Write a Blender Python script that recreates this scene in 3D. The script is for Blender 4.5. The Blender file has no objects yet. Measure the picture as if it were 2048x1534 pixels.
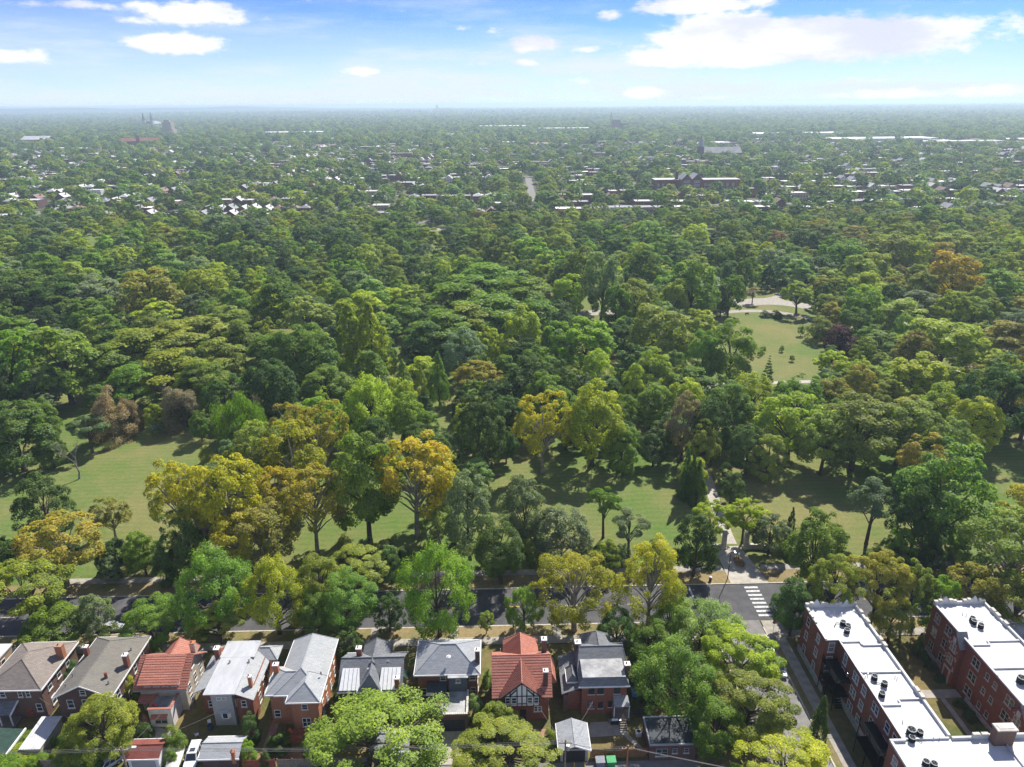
import bpy, math, random
import numpy as np
from mathutils import Matrix, Vector

# ------------------------------------------------------------------ camera
W_, H_, F_ = 2048, 1534, 1420.0
PITCH, YAW, ROLL = math.radians(21.52), math.radians(1.1), math.radians(0.5)
CAM = np.array([0.0, 0.0, 90.0])
FWD = np.array([math.sin(YAW)*math.cos(PITCH), math.cos(YAW)*math.cos(PITCH), -math.sin(PITCH)])
_r0 = np.array([math.cos(YAW), -math.sin(YAW), 0.0]); _u0 = np.cross(_r0, FWD)
RGT = math.cos(ROLL)*_r0 - math.sin(ROLL)*_u0
UPV = math.sin(ROLL)*_r0 + math.cos(ROLL)*_u0
def ray(x, y):
    d = FWD*F_ + RGT*(x-W_/2) - UPV*(y-H_/2)
    return d/np.linalg.norm(d)
def at(x, y, z=0.0):                     # the point at height z that a photo pixel looks at
    d = ray(x, y); return CAM + d*((z-CAM[2])/d[2])
def proj(p):
    v = np.asarray(p, float)-CAM; z = v@FWD
    return (W_/2+F_*(v@RGT)/z, H_/2-F_*(v@UPV)/z, z)

sc = bpy.context.scene
COL = sc.collection
cd = bpy.data.cameras.new('camera'); cam = bpy.data.objects.new('camera', cd); COL.objects.link(cam)
cd.sensor_fit = 'HORIZONTAL'; cd.sensor_width = 36.0; cd.lens = F_/W_*36.0
cd.clip_start = 1.0; cd.clip_end = 90000.0
_m = Matrix(((RGT[0], UPV[0], -FWD[0], CAM[0]), (RGT[1], UPV[1], -FWD[1], CAM[1]), (RGT[2], UPV[2], -FWD[2], CAM[2]), (0, 0, 0, 1)))
cam.matrix_world = _m
sc.camera = cam

# ------------------------------------------------------------------ sun, sky, exposure
SUN_EL, SUN_AZ = math.radians(48), math.radians(31)
TOSUN = Vector((math.sin(SUN_AZ)*math.cos(SUN_EL), math.cos(SUN_AZ)*math.cos(SUN_EL), math.sin(SUN_EL)))
sl = bpy.data.lights.new('sun', 'SUN'); sl.energy = 4.8; sl.angle = math.radians(0.53); sl.color = (1.0, 0.96, 0.89)
sun = bpy.data.objects.new('sun', sl); COL.objects.link(sun)
sun.rotation_euler = (-TOSUN).to_track_quat('-Z', 'Y').to_euler(); sun.location = (60, 80, 140)

world = bpy.data.worlds.new('World'); sc.world = world; world.use_nodes = True
wn = world.node_tree; wn.nodes.clear(); WL = wn.links
def N(tree, typ, **kw):
    n = tree.nodes.new(typ)
    for k, v in kw.items(): setattr(n, k, v)
    return n
def M(tree, op, a, b=None, c=None, clamp=False):
    n = tree.nodes.new('ShaderNodeMath'); n.operation = op; n.use_clamp = clamp
    for i, v in enumerate((a, b, c)):
        if v is None: continue
        if isinstance(v, (int, float)): n.inputs[i].default_value = v
        else: tree.links.new(v, n.inputs[i])
    return n.outputs[0]
def MIX(tree, fac, a, b, blend='MIX'):
    n = tree.nodes.new('ShaderNodeMix'); n.data_type = 'RGBA'; n.blend_type = blend
    for s, v in ((n.inputs[0], fac), (n.inputs[6], a), (n.inputs[7], b)):
        if isinstance(v, (int, float)): s.default_value = v
        elif isinstance(v, tuple): s.default_value = (*v, 1.0) if len(v) == 3 else v
        else: tree.links.new(v, s)
    return n.outputs[2]
def SMOOTH(tree, v, lo, hi):
    n = tree.nodes.new('ShaderNodeMapRange'); n.interpolation_type = 'SMOOTHSTEP'
    n.inputs[1].default_value = lo; n.inputs[2].default_value = hi
    tree.links.new(v, n.inputs[0]); return n.outputs[0]

sky = N(wn, 'ShaderNodeTexSky', sky_type='NISHITA', sun_disc=False)
sky.sun_elevation = SUN_EL; sky.sun_rotation = SUN_AZ; sky.altitude = 250
sky.air_density = 0.4; sky.dust_density = 0.0; sky.ozone_density = 4.0
tc = N(wn, 'ShaderNodeTexCoord'); sp = N(wn, 'ShaderNodeSeparateXYZ'); WL.new(tc.outputs['Generated'], sp.inputs[0])
az = M(wn, 'ARCTAN2', sp.outputs[0], sp.outputs[1]); el = M(wn, 'ARCSINE', sp.outputs[2])
cv = N(wn, 'ShaderNodeCombineXYZ'); WL.new(az, cv.inputs[0]); WL.new(el, cv.inputs[1])
def wnoise(sx, sy, scale, detail, rough, off=0.0):
    mp = N(wn, 'ShaderNodeMapping'); mp.inputs['Scale'].default_value = (sx, sy, 1); mp.inputs['Location'].default_value = (off, off*.7, off)
    WL.new(cv.outputs[0], mp.inputs[0])
    n = N(wn, 'ShaderNodeTexNoise'); n.inputs['Scale'].default_value = scale; n.inputs['Detail'].default_value = detail; n.inputs['Roughness'].default_value = rough
    WL.new(mp.outputs[0], n.inputs['Vector']); return n.outputs[0]
n_big = wnoise(1, 2.6, 7, 7, 0.58, 3.1)
n_fine = wnoise(1, 2.2, 34, 6, 0.62, 8.3)
n_veil = wnoise(1, 6.0, 5, 6, 0.6, 1.7)
# clouds that stand over this horizon: (pixel x, y, half width, half height, weight)
BLOBS = [(1610, 78, 235, 34, 1.6), (1460, 58, 110, 27, 1.3), (1780, 84, 100, 22, 1.2), (1925, 76, 38, 10, .6),
         (1330, 114, 75, 17, 1.0), (1480, 120, 75, 18, 1.0), (1395, 8, 150, 20, .85), (1215, 34, 40, 17, .65),
         (1068, 88, 62, 17, .95), (1000, 66, 40, 14, .5), (935, 58, 45, 14, .45), (1172, 99, 40, 9, .6), (1050, 125, 40, 10, .7), (965, 127, 60, 10, .55),
         (350, 89, 92, 18, .92), (400, 26, 85, 20, .95), (290, 14, 90, 14, .62), (140, 8, 170, 11, .72), (245, 40, 60, 10, .6), (20, 112, 80, 13, .7), (540, 38, 50, 11, .45),
         (730, 143, 40, 9, .62), (670, 15, 110, 26, .42), (990, 190, 80, 9, .6), (1290, 188, 70, 13, .58), (1670, 135, 70, 12, .55), (1720, 160, 50, 10, .55),
         (1800, 188, 120, 12, .6), (1990, 182, 90, 16, .65), (1430, 195, 40, 8, .55), (1090, 160, 150, 14, .35)]
cover = None
for (bx, by, bw, bh, wt) in BLOBS:
    d = ray(bx, by); a0 = math.atan2(d[0], d[1]); e0 = math.asin(d[2])
    s = N(wn, 'ShaderNodeVectorMath', operation='SUBTRACT'); WL.new(cv.outputs[0], s.inputs[0]); s.inputs[1].default_value = (a0, e0, 0)
    k = N(wn, 'ShaderNodeVectorMath', operation='MULTIPLY'); WL.new(s.outputs[0], k.inputs[0]); k.inputs[1].default_value = (F_/bw, F_/bh, 0)
    q = N(wn, 'ShaderNodeVectorMath', operation='DOT_PRODUCT'); WL.new(k.outputs[0], q.inputs[0]); WL.new(k.outputs[0], q.inputs[1])
    g = M(wn, 'MULTIPLY', M(wn, 'POWER', 0.42, q.outputs['Value']), wt)
    cover = g if cover is None else M(wn, 'MAXIMUM', cover, g)
rag = M(wn, 'ADD', M(wn, 'MULTIPLY', n_big, 1.0), M(wn, 'MULTIPLY', n_fine, 0.75))            # about 0.87 on average
dens = M(wn, 'ADD', cover, M(wn, 'MULTIPLY', M(wn, 'SUBTRACT', rag, 0.87), 1.2))
dens = SMOOTH(wn, dens, 0.38, 0.74)
# fair-weather clouds higher up, over and behind the camera
hi = M(wn, 'MULTIPLY', SMOOTH(wn, M(wn, 'ADD', n_big, M(wn, 'MULTIPLY', n_fine, .3)), 0.68, 0.86), SMOOTH(wn, el, 0.14, 0.3))
dens = M(wn, 'MAXIMUM', dens, hi)
# thin veil of cloud low over the horizon, thicker towards the left
veil_h = M(wn, 'SUBTRACT', 0.094, M(wn, 'MULTIPLY', az, 0.036))
veil = M(wn, 'SUBTRACT', 1.0, M(wn, 'DIVIDE', el, veil_h), clamp=True)
veil = M(wn, 'MULTIPLY', M(wn, 'POWER', veil, 0.75), M(wn, 'MULTIPLY_ADD', n_veil, 1.5, 0.30), clamp=True)
streak = M(wn, 'MULTIPLY', SMOOTH(wn, n_veil, 0.46, 0.78), 0.42)
sky_tint = MIX(wn, 1.0, sky.outputs[0], (0.60, 0.665, 1.0), 'MULTIPLY')
SKY_S = 0.135
base_s = N(wn, 'ShaderNodeVectorMath', operation='SCALE'); WL.new(sky_tint, base_s.inputs[0]); base_s.inputs['Scale'].default_value = SKY_S
c1 = MIX(wn, M(wn, 'ADD', M(wn, 'MULTIPLY', veil, 0.86), streak, clamp=True), base_s.outputs[0], (0.50, 0.56, 0.66))
shade = MIX(wn, SMOOTH(wn, n_big, 0.35, 0.62), (0.50, 0.515, 0.58), (0.70, 0.695, 0.69))
c2 = MIX(wn, M(wn, 'MULTIPLY', dens, 0.93), c1, shade)
bg = N(wn, 'ShaderNodeBackground'); WL.new(c2, bg.inputs[0]); bg.inputs[1].default_value = 1.0
wo = N(wn, 'ShaderNodeOutputWorld'); WL.new(bg.outputs[0], wo.inputs[0])

vs = sc.view_settings
vs.view_transform = 'Standard'; vs.look = 'None'; vs.exposure = 0.74; vs.gamma = 1.0; vs.use_curve_mapping = False
cy = sc.cycles
cy.max_bounces = 6; cy.diffuse_bounces = 3; cy.glossy_bounces = 2; cy.transmission_bounces = 3; cy.transparent_max_bounces = 6; cy.volume_bounces = 0
cy.caustics_reflective = False; cy.caustics_refractive = False
cy.use_denoising = True; cy.denoiser = 'OPENIMAGEDENOISE'; cy.use_adaptive_sampling = True; cy.adaptive_threshold = 0.02; cy.adaptive_min_samples = 24
try: cy.denoising_prefilter = 'NONE'
except Exception: pass

# ------------------------------------------------------------------ materials
MAT = {}
def mat(name, col, rough=0.8, var=0.0, vscale=1.0, col2=None, detail=4, spec=0.3, metal=0.0, bump=0.0, coords='Object', stretch=(1, 1, 1)):
    """noise-mottled principled material; col2 is the second colour of the mottling"""
    m = bpy.data.materials.new(name); m.use_nodes = True; t = m.node_tree
    b = t.nodes['Principled BSDF']; b.inputs['Roughness'].default_value = rough
    b.inputs['Specular IOR Level'].default_value = spec; b.inputs['Metallic'].default_value = metal
    if var > 0 or col2:
        tx = N(t, 'ShaderNodeTexCoord'); mp = N(t, 'ShaderNodeMapping'); mp.inputs['Scale'].default_value = stretch
        t.links.new(tx.outputs[coords], mp.inputs[0])
        n = N(t, 'ShaderNodeTexNoise'); n.inputs['Scale'].default_value = vscale; n.inputs['Detail'].default_value = detail; n.inputs['Roughness'].default_value = .65
        t.links.new(mp.outputs[0], n.inputs['Vector'])
        f = SMOOTH(t, n.outputs[0], 0.3, 0.7)
        c2_ = col2 or tuple(c*(1-var) for c in col)
        c1_ = col if col2 else tuple(min(1, c*(1+var)) for c in col)
        o = MIX(t, f, c1_, c2_); t.links.new(o, b.inputs['Base Color'])
        if bump:
            bp = N(t, 'ShaderNodeBump'); bp.inputs['Strength'].default_value = bump; bp.inputs['Distance'].default_value = 0.05
            t.links.new(n.outputs[0], bp.inputs['Height']); t.links.new(bp.outputs[0], b.inputs['Normal'])
    else:
        b.inputs['Base Color'].default_value = (*col, 1)
    MAT[name] = m; return m

def rows_mat(name, col, col2, pitch, axis_mix, rough=0.85, var=0.25, mortar=None):
    """courses (brick, shingle, siding): brick texture laid on world x+y and z, with blotchy wear"""
    m = bpy.data.materials.new(name); m.use_nodes = True; t = m.node_tree
    b = t.nodes['Principled BSDF']; b.inputs['Roughness'].default_value = rough; b.inputs['Specular IOR Level'].default_value = .25
    g = N(t, 'ShaderNodeNewGeometry'); s = N(t, 'ShaderNodeSeparateXYZ'); t.links.new(g.outputs['Position'], s.inputs[0])
    c = N(t, 'ShaderNodeCombineXYZ')
    t.links.new(M(t, 'ADD', s.outputs[0], s.outputs[1]), c.inputs[0]); 
    v = {'z': s.outputs[2], 'y': M(t, 'ADD', s.outputs[1], M(t, 'MULTIPLY', s.outputs[2], .6))}[axis_mix]
    t.links.new(v, c.inputs[1])
    br = N(t, 'ShaderNodeTexBrick'); t.links.new(c.outputs[0], br.inputs[0]); br.inputs['Scale'].default_value = 1.0
    br.inputs['Brick Width'].default_value = pitch*3; br.inputs['Row Height'].default_value = pitch; br.inputs['Mortar Size'].default_value = pitch*.09
    br.inputs['Color1'].default_value = (*col, 1); br.inputs['Color2'].default_value = (*col2, 1)
    br.inputs['Mortar'].default_value = (*(mortar or tuple(x*.55 for x in col)), 1)
    n = N(t, 'ShaderNodeTexNoise'); n.inputs['Scale'].default_value = .55; n.inputs['Detail'].default_value = 6; n.inputs['Roughness'].default_value = .7
    t.links.new(g.outputs['Position'], n.inputs['Vector'])
    f = M(t, 'MULTIPLY_ADD', n.outputs[0], var*2.4, 1-var*1.2)
    sc_ = N(t, 'ShaderNodeVectorMath', operation='SCALE'); t.links.new(br.outputs[0], sc_.inputs[0]); t.links.new(f, sc_.inputs['Scale'])
    t.links.new(sc_.outputs[0], b.inputs['Base Color'])
    bp = N(t, 'ShaderNodeBump'); bp.inputs['Strength'].default_value = .35; bp.inputs['Distance'].default_value = .02
    t.links.new(M(t, 'SUBTRACT', 1.0, br.outputs['Fac']), bp.inputs['Height']); t.links.new(bp.outputs[0], b.inputs['Normal'])
    MAT[name] = m; return m

def leaf_mat():
    """leaf colour comes from the tree itself (object colour, or the tint of an instance), varied by clump and leaf"""
    m = bpy.data.materials.new('leaves'); m.use_nodes = True; t = m.node_tree; t.nodes.clear()
    oi = N(t, 'ShaderNodeObjectInfo')
    at_ = N(t, 'ShaderNodeAttribute', attribute_type='INSTANCER', attribute_name='tint')
    us = N(t, 'ShaderNodeAttribute', attribute_type='INSTANCER', attribute_name='use_tint')
    base = MIX(t, us.outputs['Fac'], oi.outputs['Color'], at_.outputs['Color'])
    v = N(t, 'ShaderNodeAttribute', attribute_type='GEOMETRY', attribute_name='leaf_v')
    c = N(t, 'ShaderNodeAttribute', attribute_type='GEOMETRY', attribute_name='clump_v')
    hsv = N(t, 'ShaderNodeHueSaturation'); t.links.new(base, hsv.inputs['Color'])
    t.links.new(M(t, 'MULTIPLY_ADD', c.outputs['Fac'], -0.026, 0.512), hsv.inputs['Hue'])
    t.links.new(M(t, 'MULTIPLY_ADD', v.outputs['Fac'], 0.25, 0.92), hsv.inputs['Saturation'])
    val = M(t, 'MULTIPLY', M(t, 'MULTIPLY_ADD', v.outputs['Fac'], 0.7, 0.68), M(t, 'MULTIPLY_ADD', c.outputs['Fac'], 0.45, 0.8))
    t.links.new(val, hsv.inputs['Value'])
    d = N(t, 'ShaderNodeBsdfDiffuse'); t.links.new(hsv.outputs[0], d.inputs[0])
    tr = N(t, 'ShaderNodeBsdfTranslucent')
    t.links.new(MIX(t, 1.0, hsv.outputs[0], (1.2, 1.28, 0.62), 'MULTIPLY'), tr.inputs[0])
    gl = N(t, 'ShaderNodeBsdfGlossy'); gl.inputs['Roughness'].default_value = .5; gl.inputs[0].default_value = (.9, .95, 1, 1)
    mx = N(t, 'ShaderNodeMixShader'); mx.inputs[0].default_value = .5; t.links.new(d.outputs[0], mx.inputs[1]); t.links.new(tr.outputs[0], mx.inputs[2])
    m2 = N(t, 'ShaderNodeMixShader'); m2.inputs[0].default_value = .012; t.links.new(mx.outputs[0], m2.inputs[1]); t.links.new(gl.outputs[0], m2.inputs[2])
    o = N(t, 'ShaderNodeOutputMaterial'); t.links.new(m2.outputs[0], o.inputs[0])
    MAT['leaves'] = m; return m
leaf_mat()

def lawn_mat(name, green, tan, dry, patch=.03, stripes=0.0):
    m = bpy.data.materials.new(name); m.use_nodes = True; t = m.node_tree
    b = t.nodes['Principled BSDF']; b.inputs['Roughness'].default_value = .95; b.inputs['Specular IOR Level'].default_value = .1
    g = N(t, 'ShaderNodeNewGeometry')
    def nz(scale, det, rough=.6):
        n = N(t, 'ShaderNodeTexNoise'); n.inputs['Scale'].default_value = scale; n.inputs['Detail'].default_value = det; n.inputs['Roughness'].default_value = rough
        t.links.new(g.outputs['Position'], n.inputs['Vector']); return n.outputs[0]
    f = SMOOTH(t, M(t, 'ADD', nz(patch, 5), M(t, 'MULTIPLY', nz(patch*7, 6, .7), .45)), .58-dry*.25, 1.0-dry*.25)
    c = MIX(t, f, green, tan)
    if stripes:
        w = N(t, 'ShaderNodeTexWave', wave_type='BANDS', bands_direction='Y'); w.inputs['Scale'].default_value = .16; w.inputs['Distortion'].default_value = 5.0; w.inputs['Detail'].default_value = 2; w.inputs['Detail Scale'].default_value = .6
        t.links.new(g.outputs['Position'], w.inputs[0])
        c = MIX(t, M(t, 'MULTIPLY', w.outputs['Fac'], stripes), c, MIX(t, .5, c, (.30, .30, .11)))
    fine = M(t, 'MULTIPLY_ADD', nz(1.3, 9, .8), 1.3, .36)
    s = N(t, 'ShaderNodeVectorMath', operation='SCALE'); t.links.new(c, s.inputs[0]); t.links.new(fine, s.inputs['Scale'])
    t.links.new(s.outputs[0], b.inputs['Base Color'])
    bp = N(t, 'ShaderNodeBump'); bp.inputs['Strength'].default_value = .5; bp.inputs['Distance'].default_value = .12
    t.links.new(nz(2.5, 6, .7), bp.inputs['Height']); t.links.new(bp.outputs[0], b.inputs['Normal'])
    MAT[name] = m; return m
lawn_mat('lawn', (.080, .146, .028), (.19, .172, .066), 0.24, .022, .2)
lawn_mat('verge', (.115, .130, .038), (.25, .19, .098), 0.5, .09)
lawn_mat('yard', (.075, .10, .028), (.20, .15, .065), 0.35, .11)
lawn_mat('citygrass', (.055, .075, .025), (.15, .13, .075), 0.25, .012)
mat('asphalt', (.105, .102, .104), .9, .22, .35, spec=.2, detail=9, col2=(.066, .064, .067))
mat('asphalt_old', (.20, .19, .18), .9, .2, .6, spec=.2, detail=8)
mat('concrete', (.33, .30, .255), .9, .18, .7, spec=.2, detail=8)
mat('concrete_pale', (.40, .365, .31), .9, .15, .9, spec=.2, detail=8)
mat('kerbstone', (.46, .42, .35), .85, .2, 1.2)
mat('paint', (.66, .66, .64), .7, col2=(.30, .30, .30), vscale=2.2, detail=9)
mat('paint_yellow', (.60, .42, .06), .7, .2, 4)
mat('stone', (.42, .40, .36), .85, .25, 1.5, bump=.4)
mat('limestone', (.52, .49, .43), .85, .2, 1.2)
rows_mat('brick', (.27, .088, .050), (.19, .064, .040), .085, 'z', mortar=(.22, .15, .12))
rows_mat('brick_orange', (.46, .18, .085), (.38, .14, .068), .085, 'z', mortar=(.34, .22, .16))
rows_mat('brick_brown', (0.163, 0.090, 0.065), (0.106, 0.060, 0.045), .085, 'z', mortar=(0.200, 0.163, 0.138))
rows_mat('brick_dark', (0.137, 0.072, 0.055), (0.091, 0.052, 0.042), .085, 'z', mortar=(0.169, 0.130, 0.117))
rows_mat('brick_tan', (.42, .29, .18), (.34, .23, .14), .085, 'z', mortar=(.42, .34, .26))
rows_mat('siding', (.40, .40, .37), (.37, .37, .345), .16, 'z', var=.08, mortar=(.26, .26, .25))
rows_mat('siding_blue', (.10, .125, .145), (.09, .112, .13), .16, 'z', var=.1)
rows_mat('shingle_grey', (0.360, 0.372, 0.384), (0.282, 0.294, 0.306), .22, 'y', var=.16, mortar=(0.204, 0.216, 0.228))
rows_mat('shingle_light', (.40, .41, .41), (.33, .34, .34), .22, 'y', var=.14, mortar=(.25, .26, .26))
rows_mat('shingle_dark', (0.215, 0.221, 0.227), (0.156, 0.161, 0.169), .22, 'y', var=.2, mortar=(0.104, 0.108, 0.113))
rows_mat('shingle_brown', (0.275, 0.231, 0.194), (0.206, 0.175, 0.150), .22, 'y', var=.18, mortar=(0.138, 0.119, 0.100))
rows_mat('shingle_olive', (0.202, 0.186, 0.156), (0.163, 0.150, 0.127), .20, 'y', var=.18, mortar=(0.117, 0.111, 0.094))
rows_mat('tile_red', (.45, .185, .130), (.38, .150, .105), .40, 'y', var=.15, rough=.6)
rows_mat('shingle_red', (.24, .072, .055), (.19, .058, .045), .22, 'y', var=.18)
mat('white_membrane', (.60, .60, .59), .6, col2=(.46, .46, .445), vscale=.35, detail=9)
mat('white_coating', (.47, .475, .485), .6, col2=(.38, .385, .395), vscale=.9, detail=8, stretch=(1, .3, 1))
mat('grey_membrane', (.42, .42, .41), .7, col2=(.20, .20, .20), vscale=.45, detail=6)
mat('dark_membrane', (.055, .062, .07), .75, col2=(.035, .04, .046), vscale=.6, detail=8)
mat('stucco', (.62, .59, .54), .9, .12, 1.0, detail=8)
mat('stucco_tan', (.46, .40, .32), .9, .15, 1.0, detail=8)
mat('white_paint', (.78, .77, .74), .6, .06, 2)
mat('black_timber', (.02, .018, .016), .7)
mat('cream', (.58, .55, .42), .7)
mat('trim_grey', (.32, .34, .35), .7)
mat('green_metal', (.04, .075, .055), .5, .2, 2)
mat('steel', (.45, .46, .47), .35, .1, 4, metal=.8)
mat('dark_metal', (.028, .027, .028), .6, .2, 3)
mat('black_steel', (.010, .011, .012), .95, spec=.05)
mat('glass', (.035, .045, .05), .08, spec=.7)
mat('glass_blind', (.30, .31, .28), .25, spec=.6, col2=(.10, .12, .12), vscale=.8)
mat('wood', (.22, .11, .05), .8, .3, 2, stretch=(4, 4, .5))
mat('wood_red', (.26, .08, .045), .8, .25, 2)
mat('wood_grey', (.20, .17, .14), .85, .3, 3, stretch=(6, 6, .4))
mat('soil', (.20, .115, .065), 1.0, .3, .8, detail=8)
mat('paving_brick', (.30, .17, .12), .9, .25, 1.4, detail=8)
mat('bark', (.085, .068, .052), .95, .35, 2.5, stretch=(3, 3, .6))
mat('bark_pale', (.36, .32, .26), .9, col2=(.17, .15, .11), vscale=1.6)
mat('bark_grey', (.22, .20, .18), .95, .3, 2)
mat('water', (.42, .46, .48), .25, spec=.5)
mat('rubber', (.015, .015, .015), .8)
mat('car_white', (.80, .80, .80), .25, spec=.5)
mat('car_silver', (.48, .49, .50), .3, spec=.5, metal=.3)
mat('car_blue', (.05, .09, .17), .25, spec=.5)
mat('car_dark', (.03, .032, .036), .25, spec=.5)
mat('car_pale', (.42, .47, .54), .3, spec=.5)
mat('lamp_red', (.45, .02, .015), .3)
mat('lamp_clear', (.7, .7, .68), .2)
mat('canvas', (.56, .54, .48), .8, .1, 1.5)
mat('bin_green', (.035, .30, .10), .5, .15, 3)
mat('bin_grey', (.20, .21, .23), .5, .15, 3)
mat('bin_black', (.03, .03, .032), .5)
mat('sign_red', (.50, .03, .03), .4)
mat('tarp_blue', (.10, .25, .45), .6)
mat('orange_cloth', (.60, .10, .04), .7)
mat('flower', (.45, .38, .08), .8, col2=(.08, .14, .04), vscale=5)
mat('hillwood', (.05, .075, .035), 1.0, .35, .004, detail=10)
mat('wire', (.16, .155, .15), .6)
mat('pole_wood', (.24, .19, .14), .9, .3, 3)
mat('pole_new', (.34, .17, .08), .9, .25, 3)
# ------------------------------------------------------------------ mesh helpers
class MB:
    """collects faces in world coordinates; build() links them as ONE mesh object, local to its parent's base"""
    def __init__(self): self.v, self.f = [], []
    def poly(self, *pts):
        i = len(self.v); self.v += [tuple(p) for p in pts]; self.f.append(tuple(range(i, i+len(pts)))); return self
    def box(self, x0, x1, y0, y1, z0, z1):
        i = len(self.v)
        self.v += [(x0, y0, z0), (x1, y0, z0), (x1, y1, z0), (x0, y1, z0), (x0, y0, z1), (x1, y0, z1), (x1, y1, z1), (x0, y1, z1)]
        self.f += [tuple(i+k for k in q) for q in ((3, 2, 1, 0), (4, 5, 6, 7), (0, 1, 5, 4), (1, 2, 6, 5), (2, 3, 7, 6), (3, 0, 4, 7))]; return self
    def prism(self, pts, z0, z1):
        """upright prism over a ground polygon (counter-clockwise)"""
        i, n = len(self.v), len(pts)
        self.v += [(p[0], p[1], z0) for p in pts]+[(p[0], p[1], z1) for p in pts]
        self.f.append(tuple(i+k for k in reversed(range(n)))); self.f.append(tuple(i+n+k for k in range(n)))
        for k in range(n): self.f.append((i+k, i+(k+1) % n, i+n+(k+1) % n, i+n+k))
        return self
    def slab(self, pts, t):
        """a flat panel given by its top corners, thickened downwards by t"""
        i, n = len(self.v), len(pts)
        self.v += [tuple(p) for p in pts]+[(p[0], p[1], p[2]-t) for p in pts]
        self.f.append(tuple(i+k for k in range(n))); self.f.append(tuple(i+n+k for k in reversed(range(n))))
        for k in range(n): self.f.append((i+k, i+n+k, i+n+(k+1) % n, i+(k+1) % n))
        return self
    def tube(self, pts, rads, n=6, cap=True):
        pts = [Vector(p) for p in pts]; rings = []
        for j, p in enumerate(pts):
            d = (pts[min(j+1, len(pts)-1)]-pts[max(j-1, 0)]).normalized()
            a = d.orthogonal().normalized() if j == 0 else (a-d*a.dot(d)).normalized()
            b = d.cross(a); r = rads[j] if hasattr(rads, '__len__') else rads
            i = len(self.v); rings.append(i)
            for k in range(n):
                q = p+(a*math.cos(k*2*math.pi/n)+b*math.sin(k*2*math.pi/n))*r; self.v.append(tuple(q))
        for j in range(len(rings)-1):
            for k in range(n): self.f.append((rings[j]+k, rings[j]+(k+1) % n, rings[j+1]+(k+1) % n, rings[j+1]+k))
        if cap:
            self.f.append(tuple(rings[0]+k for k in reversed(range(n)))); self.f.append(tuple(rings[-1]+k for k in range(n)))
        return self
    def mesh(self, name, material, off=(0, 0, 0), smooth=False):
        me = bpy.data.meshes.new(name)
        me.from_pydata([(x-off[0], y-off[1], z-off[2]) for x, y, z in self.v], [], self.f)
        me.materials.append(MAT[material] if isinstance(material, str) else material)
        if smooth: me.polygons.foreach_set('use_smooth', [True]*len(me.polygons))
        return me
    def build(self, name, material, parent=None, smooth=False):
        off = world_base(parent) if parent else (0, 0, 0)
        o = bpy.data.objects.new(name, self.mesh(name, material, off, smooth)); COL.objects.link(o)
        if parent: o.parent = parent
        return o
def world_base(o):
    x = y = z = 0.0
    while o: x += o.location.x; y += o.location.y; z += o.location.z; o = o.parent
    return (x, y, z)
def tag(o, label=None, cat=None, group=None, kind=None):
    if label: o['label'] = label
    if cat: o['category'] = cat
    if group: o['group'] = group
    if kind: o['kind'] = kind
    return o
def thing(name, label, cat, loc=(0, 0, 0), rz=0.0, group=None):
    o = bpy.data.objects.new(name, None); COL.objects.link(o); o.empty_display_size = .5
    o.location = loc; o.rotation_euler = (0, 0, rz)
    return tag(o, label, cat, group)
def struct(name, mb, material, parent=None): 
    o = mb.build(name, material, parent)
    if not parent: o['kind'] = 'structure'
    return o
def inst(name, me, parent=None, loc=(0, 0, 0), rz=0.0):
    o = bpy.data.objects.new(name, me); COL.objects.link(o); o.location = loc; o.rotation_euler = (0, 0, rz)
    if parent: o.parent = parent
    return o
CACHE = {}
def cached(key, fn):
    if key not in CACHE: CACHE[key] = fn()
    return CACHE[key]
ORD = ['nearest', 'second', 'third', 'fourth', 'fifth', 'sixth', 'seventh', 'eighth', 'ninth', 'tenth', 'eleventh', 'twelfth', 'thirteenth', 'fourteenth', 'fifteenth', 'sixteenth', 'seventeenth', 'eighteenth', 'nineteenth', 'twentieth']
TENS = {20: 'twenty', 30: 'thirty', 40: 'forty', 50: 'fifty', 60: 'sixty', 70: 'seventy'}
def ordinal(n, first='first'):
    if n == 0: return first
    if n < 20: return ORD[n]
    t, u = (n+1)//10*10, (n+1) % 10
    return TENS[t]+'-'+('first' if u == 1 else ORD[u-1]) if u else TENS[t][:-1]+'ieth'

# ------------------------------------------------------------------ the setting
mb = MB(); R = 32000
mb.poly(*[(R*math.cos(a), R*math.sin(a), 0) for a in [k*2*math.pi/72 for k in range(72)]]); struct('ground', mb, 'citygrass')
# the park lies between two streets
struct('park_lawn', MB().poly((-900, 118, .03), (900, 118, .03), (900, 588, .03), (-900, 588, .03)), 'lawn')
# main street with kerbs, verges and pavements
road = struct('road', MB().poly((-420, 106.0, .02), (420, 106.0, .02), (420, 116.6, .02), (-420, 116.6, .02)), 'asphalt')
side = struct('side_street', MB().poly((38.6, 20, .012), (47.7, 20, .012), (47.7, 106.0, .012), (38.6, 106.0, .012)), 'asphalt_old')
for (x0, x1, y0, y1) in ((-420, 37.5, 105.75, 106.0), (50.5, 420, 105.75, 106.0), (-420, 420, 116.6, 116.85)):
    struct('kerb', MB().box(x0, x1, y0, y1, 0, .14), 'kerbstone')
for (x0, x1) in ((47.7, 47.95), (38.35, 38.6)): struct('kerb', MB().box(x0, x1, 20, 104, 0, .14), 'kerbstone')
struct('near_verge', MB().box(-420, 37.5, 102.9, 105.75, -.2, .12), 'verge')
struct('near_verge', MB().box(51.5, 420, 102.9, 105.75, -.2, .12), 'verge')
struct('far_verge', MB().poly((-420, 116.85, .12), (420, 116.85, .12), (420, 120.9, .12), (-420, 120.9, .12)), 'verge')
struct('side_verge', MB().box(47.95, 49.0, 20, 101, -.2, .12), 'verge')
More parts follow.
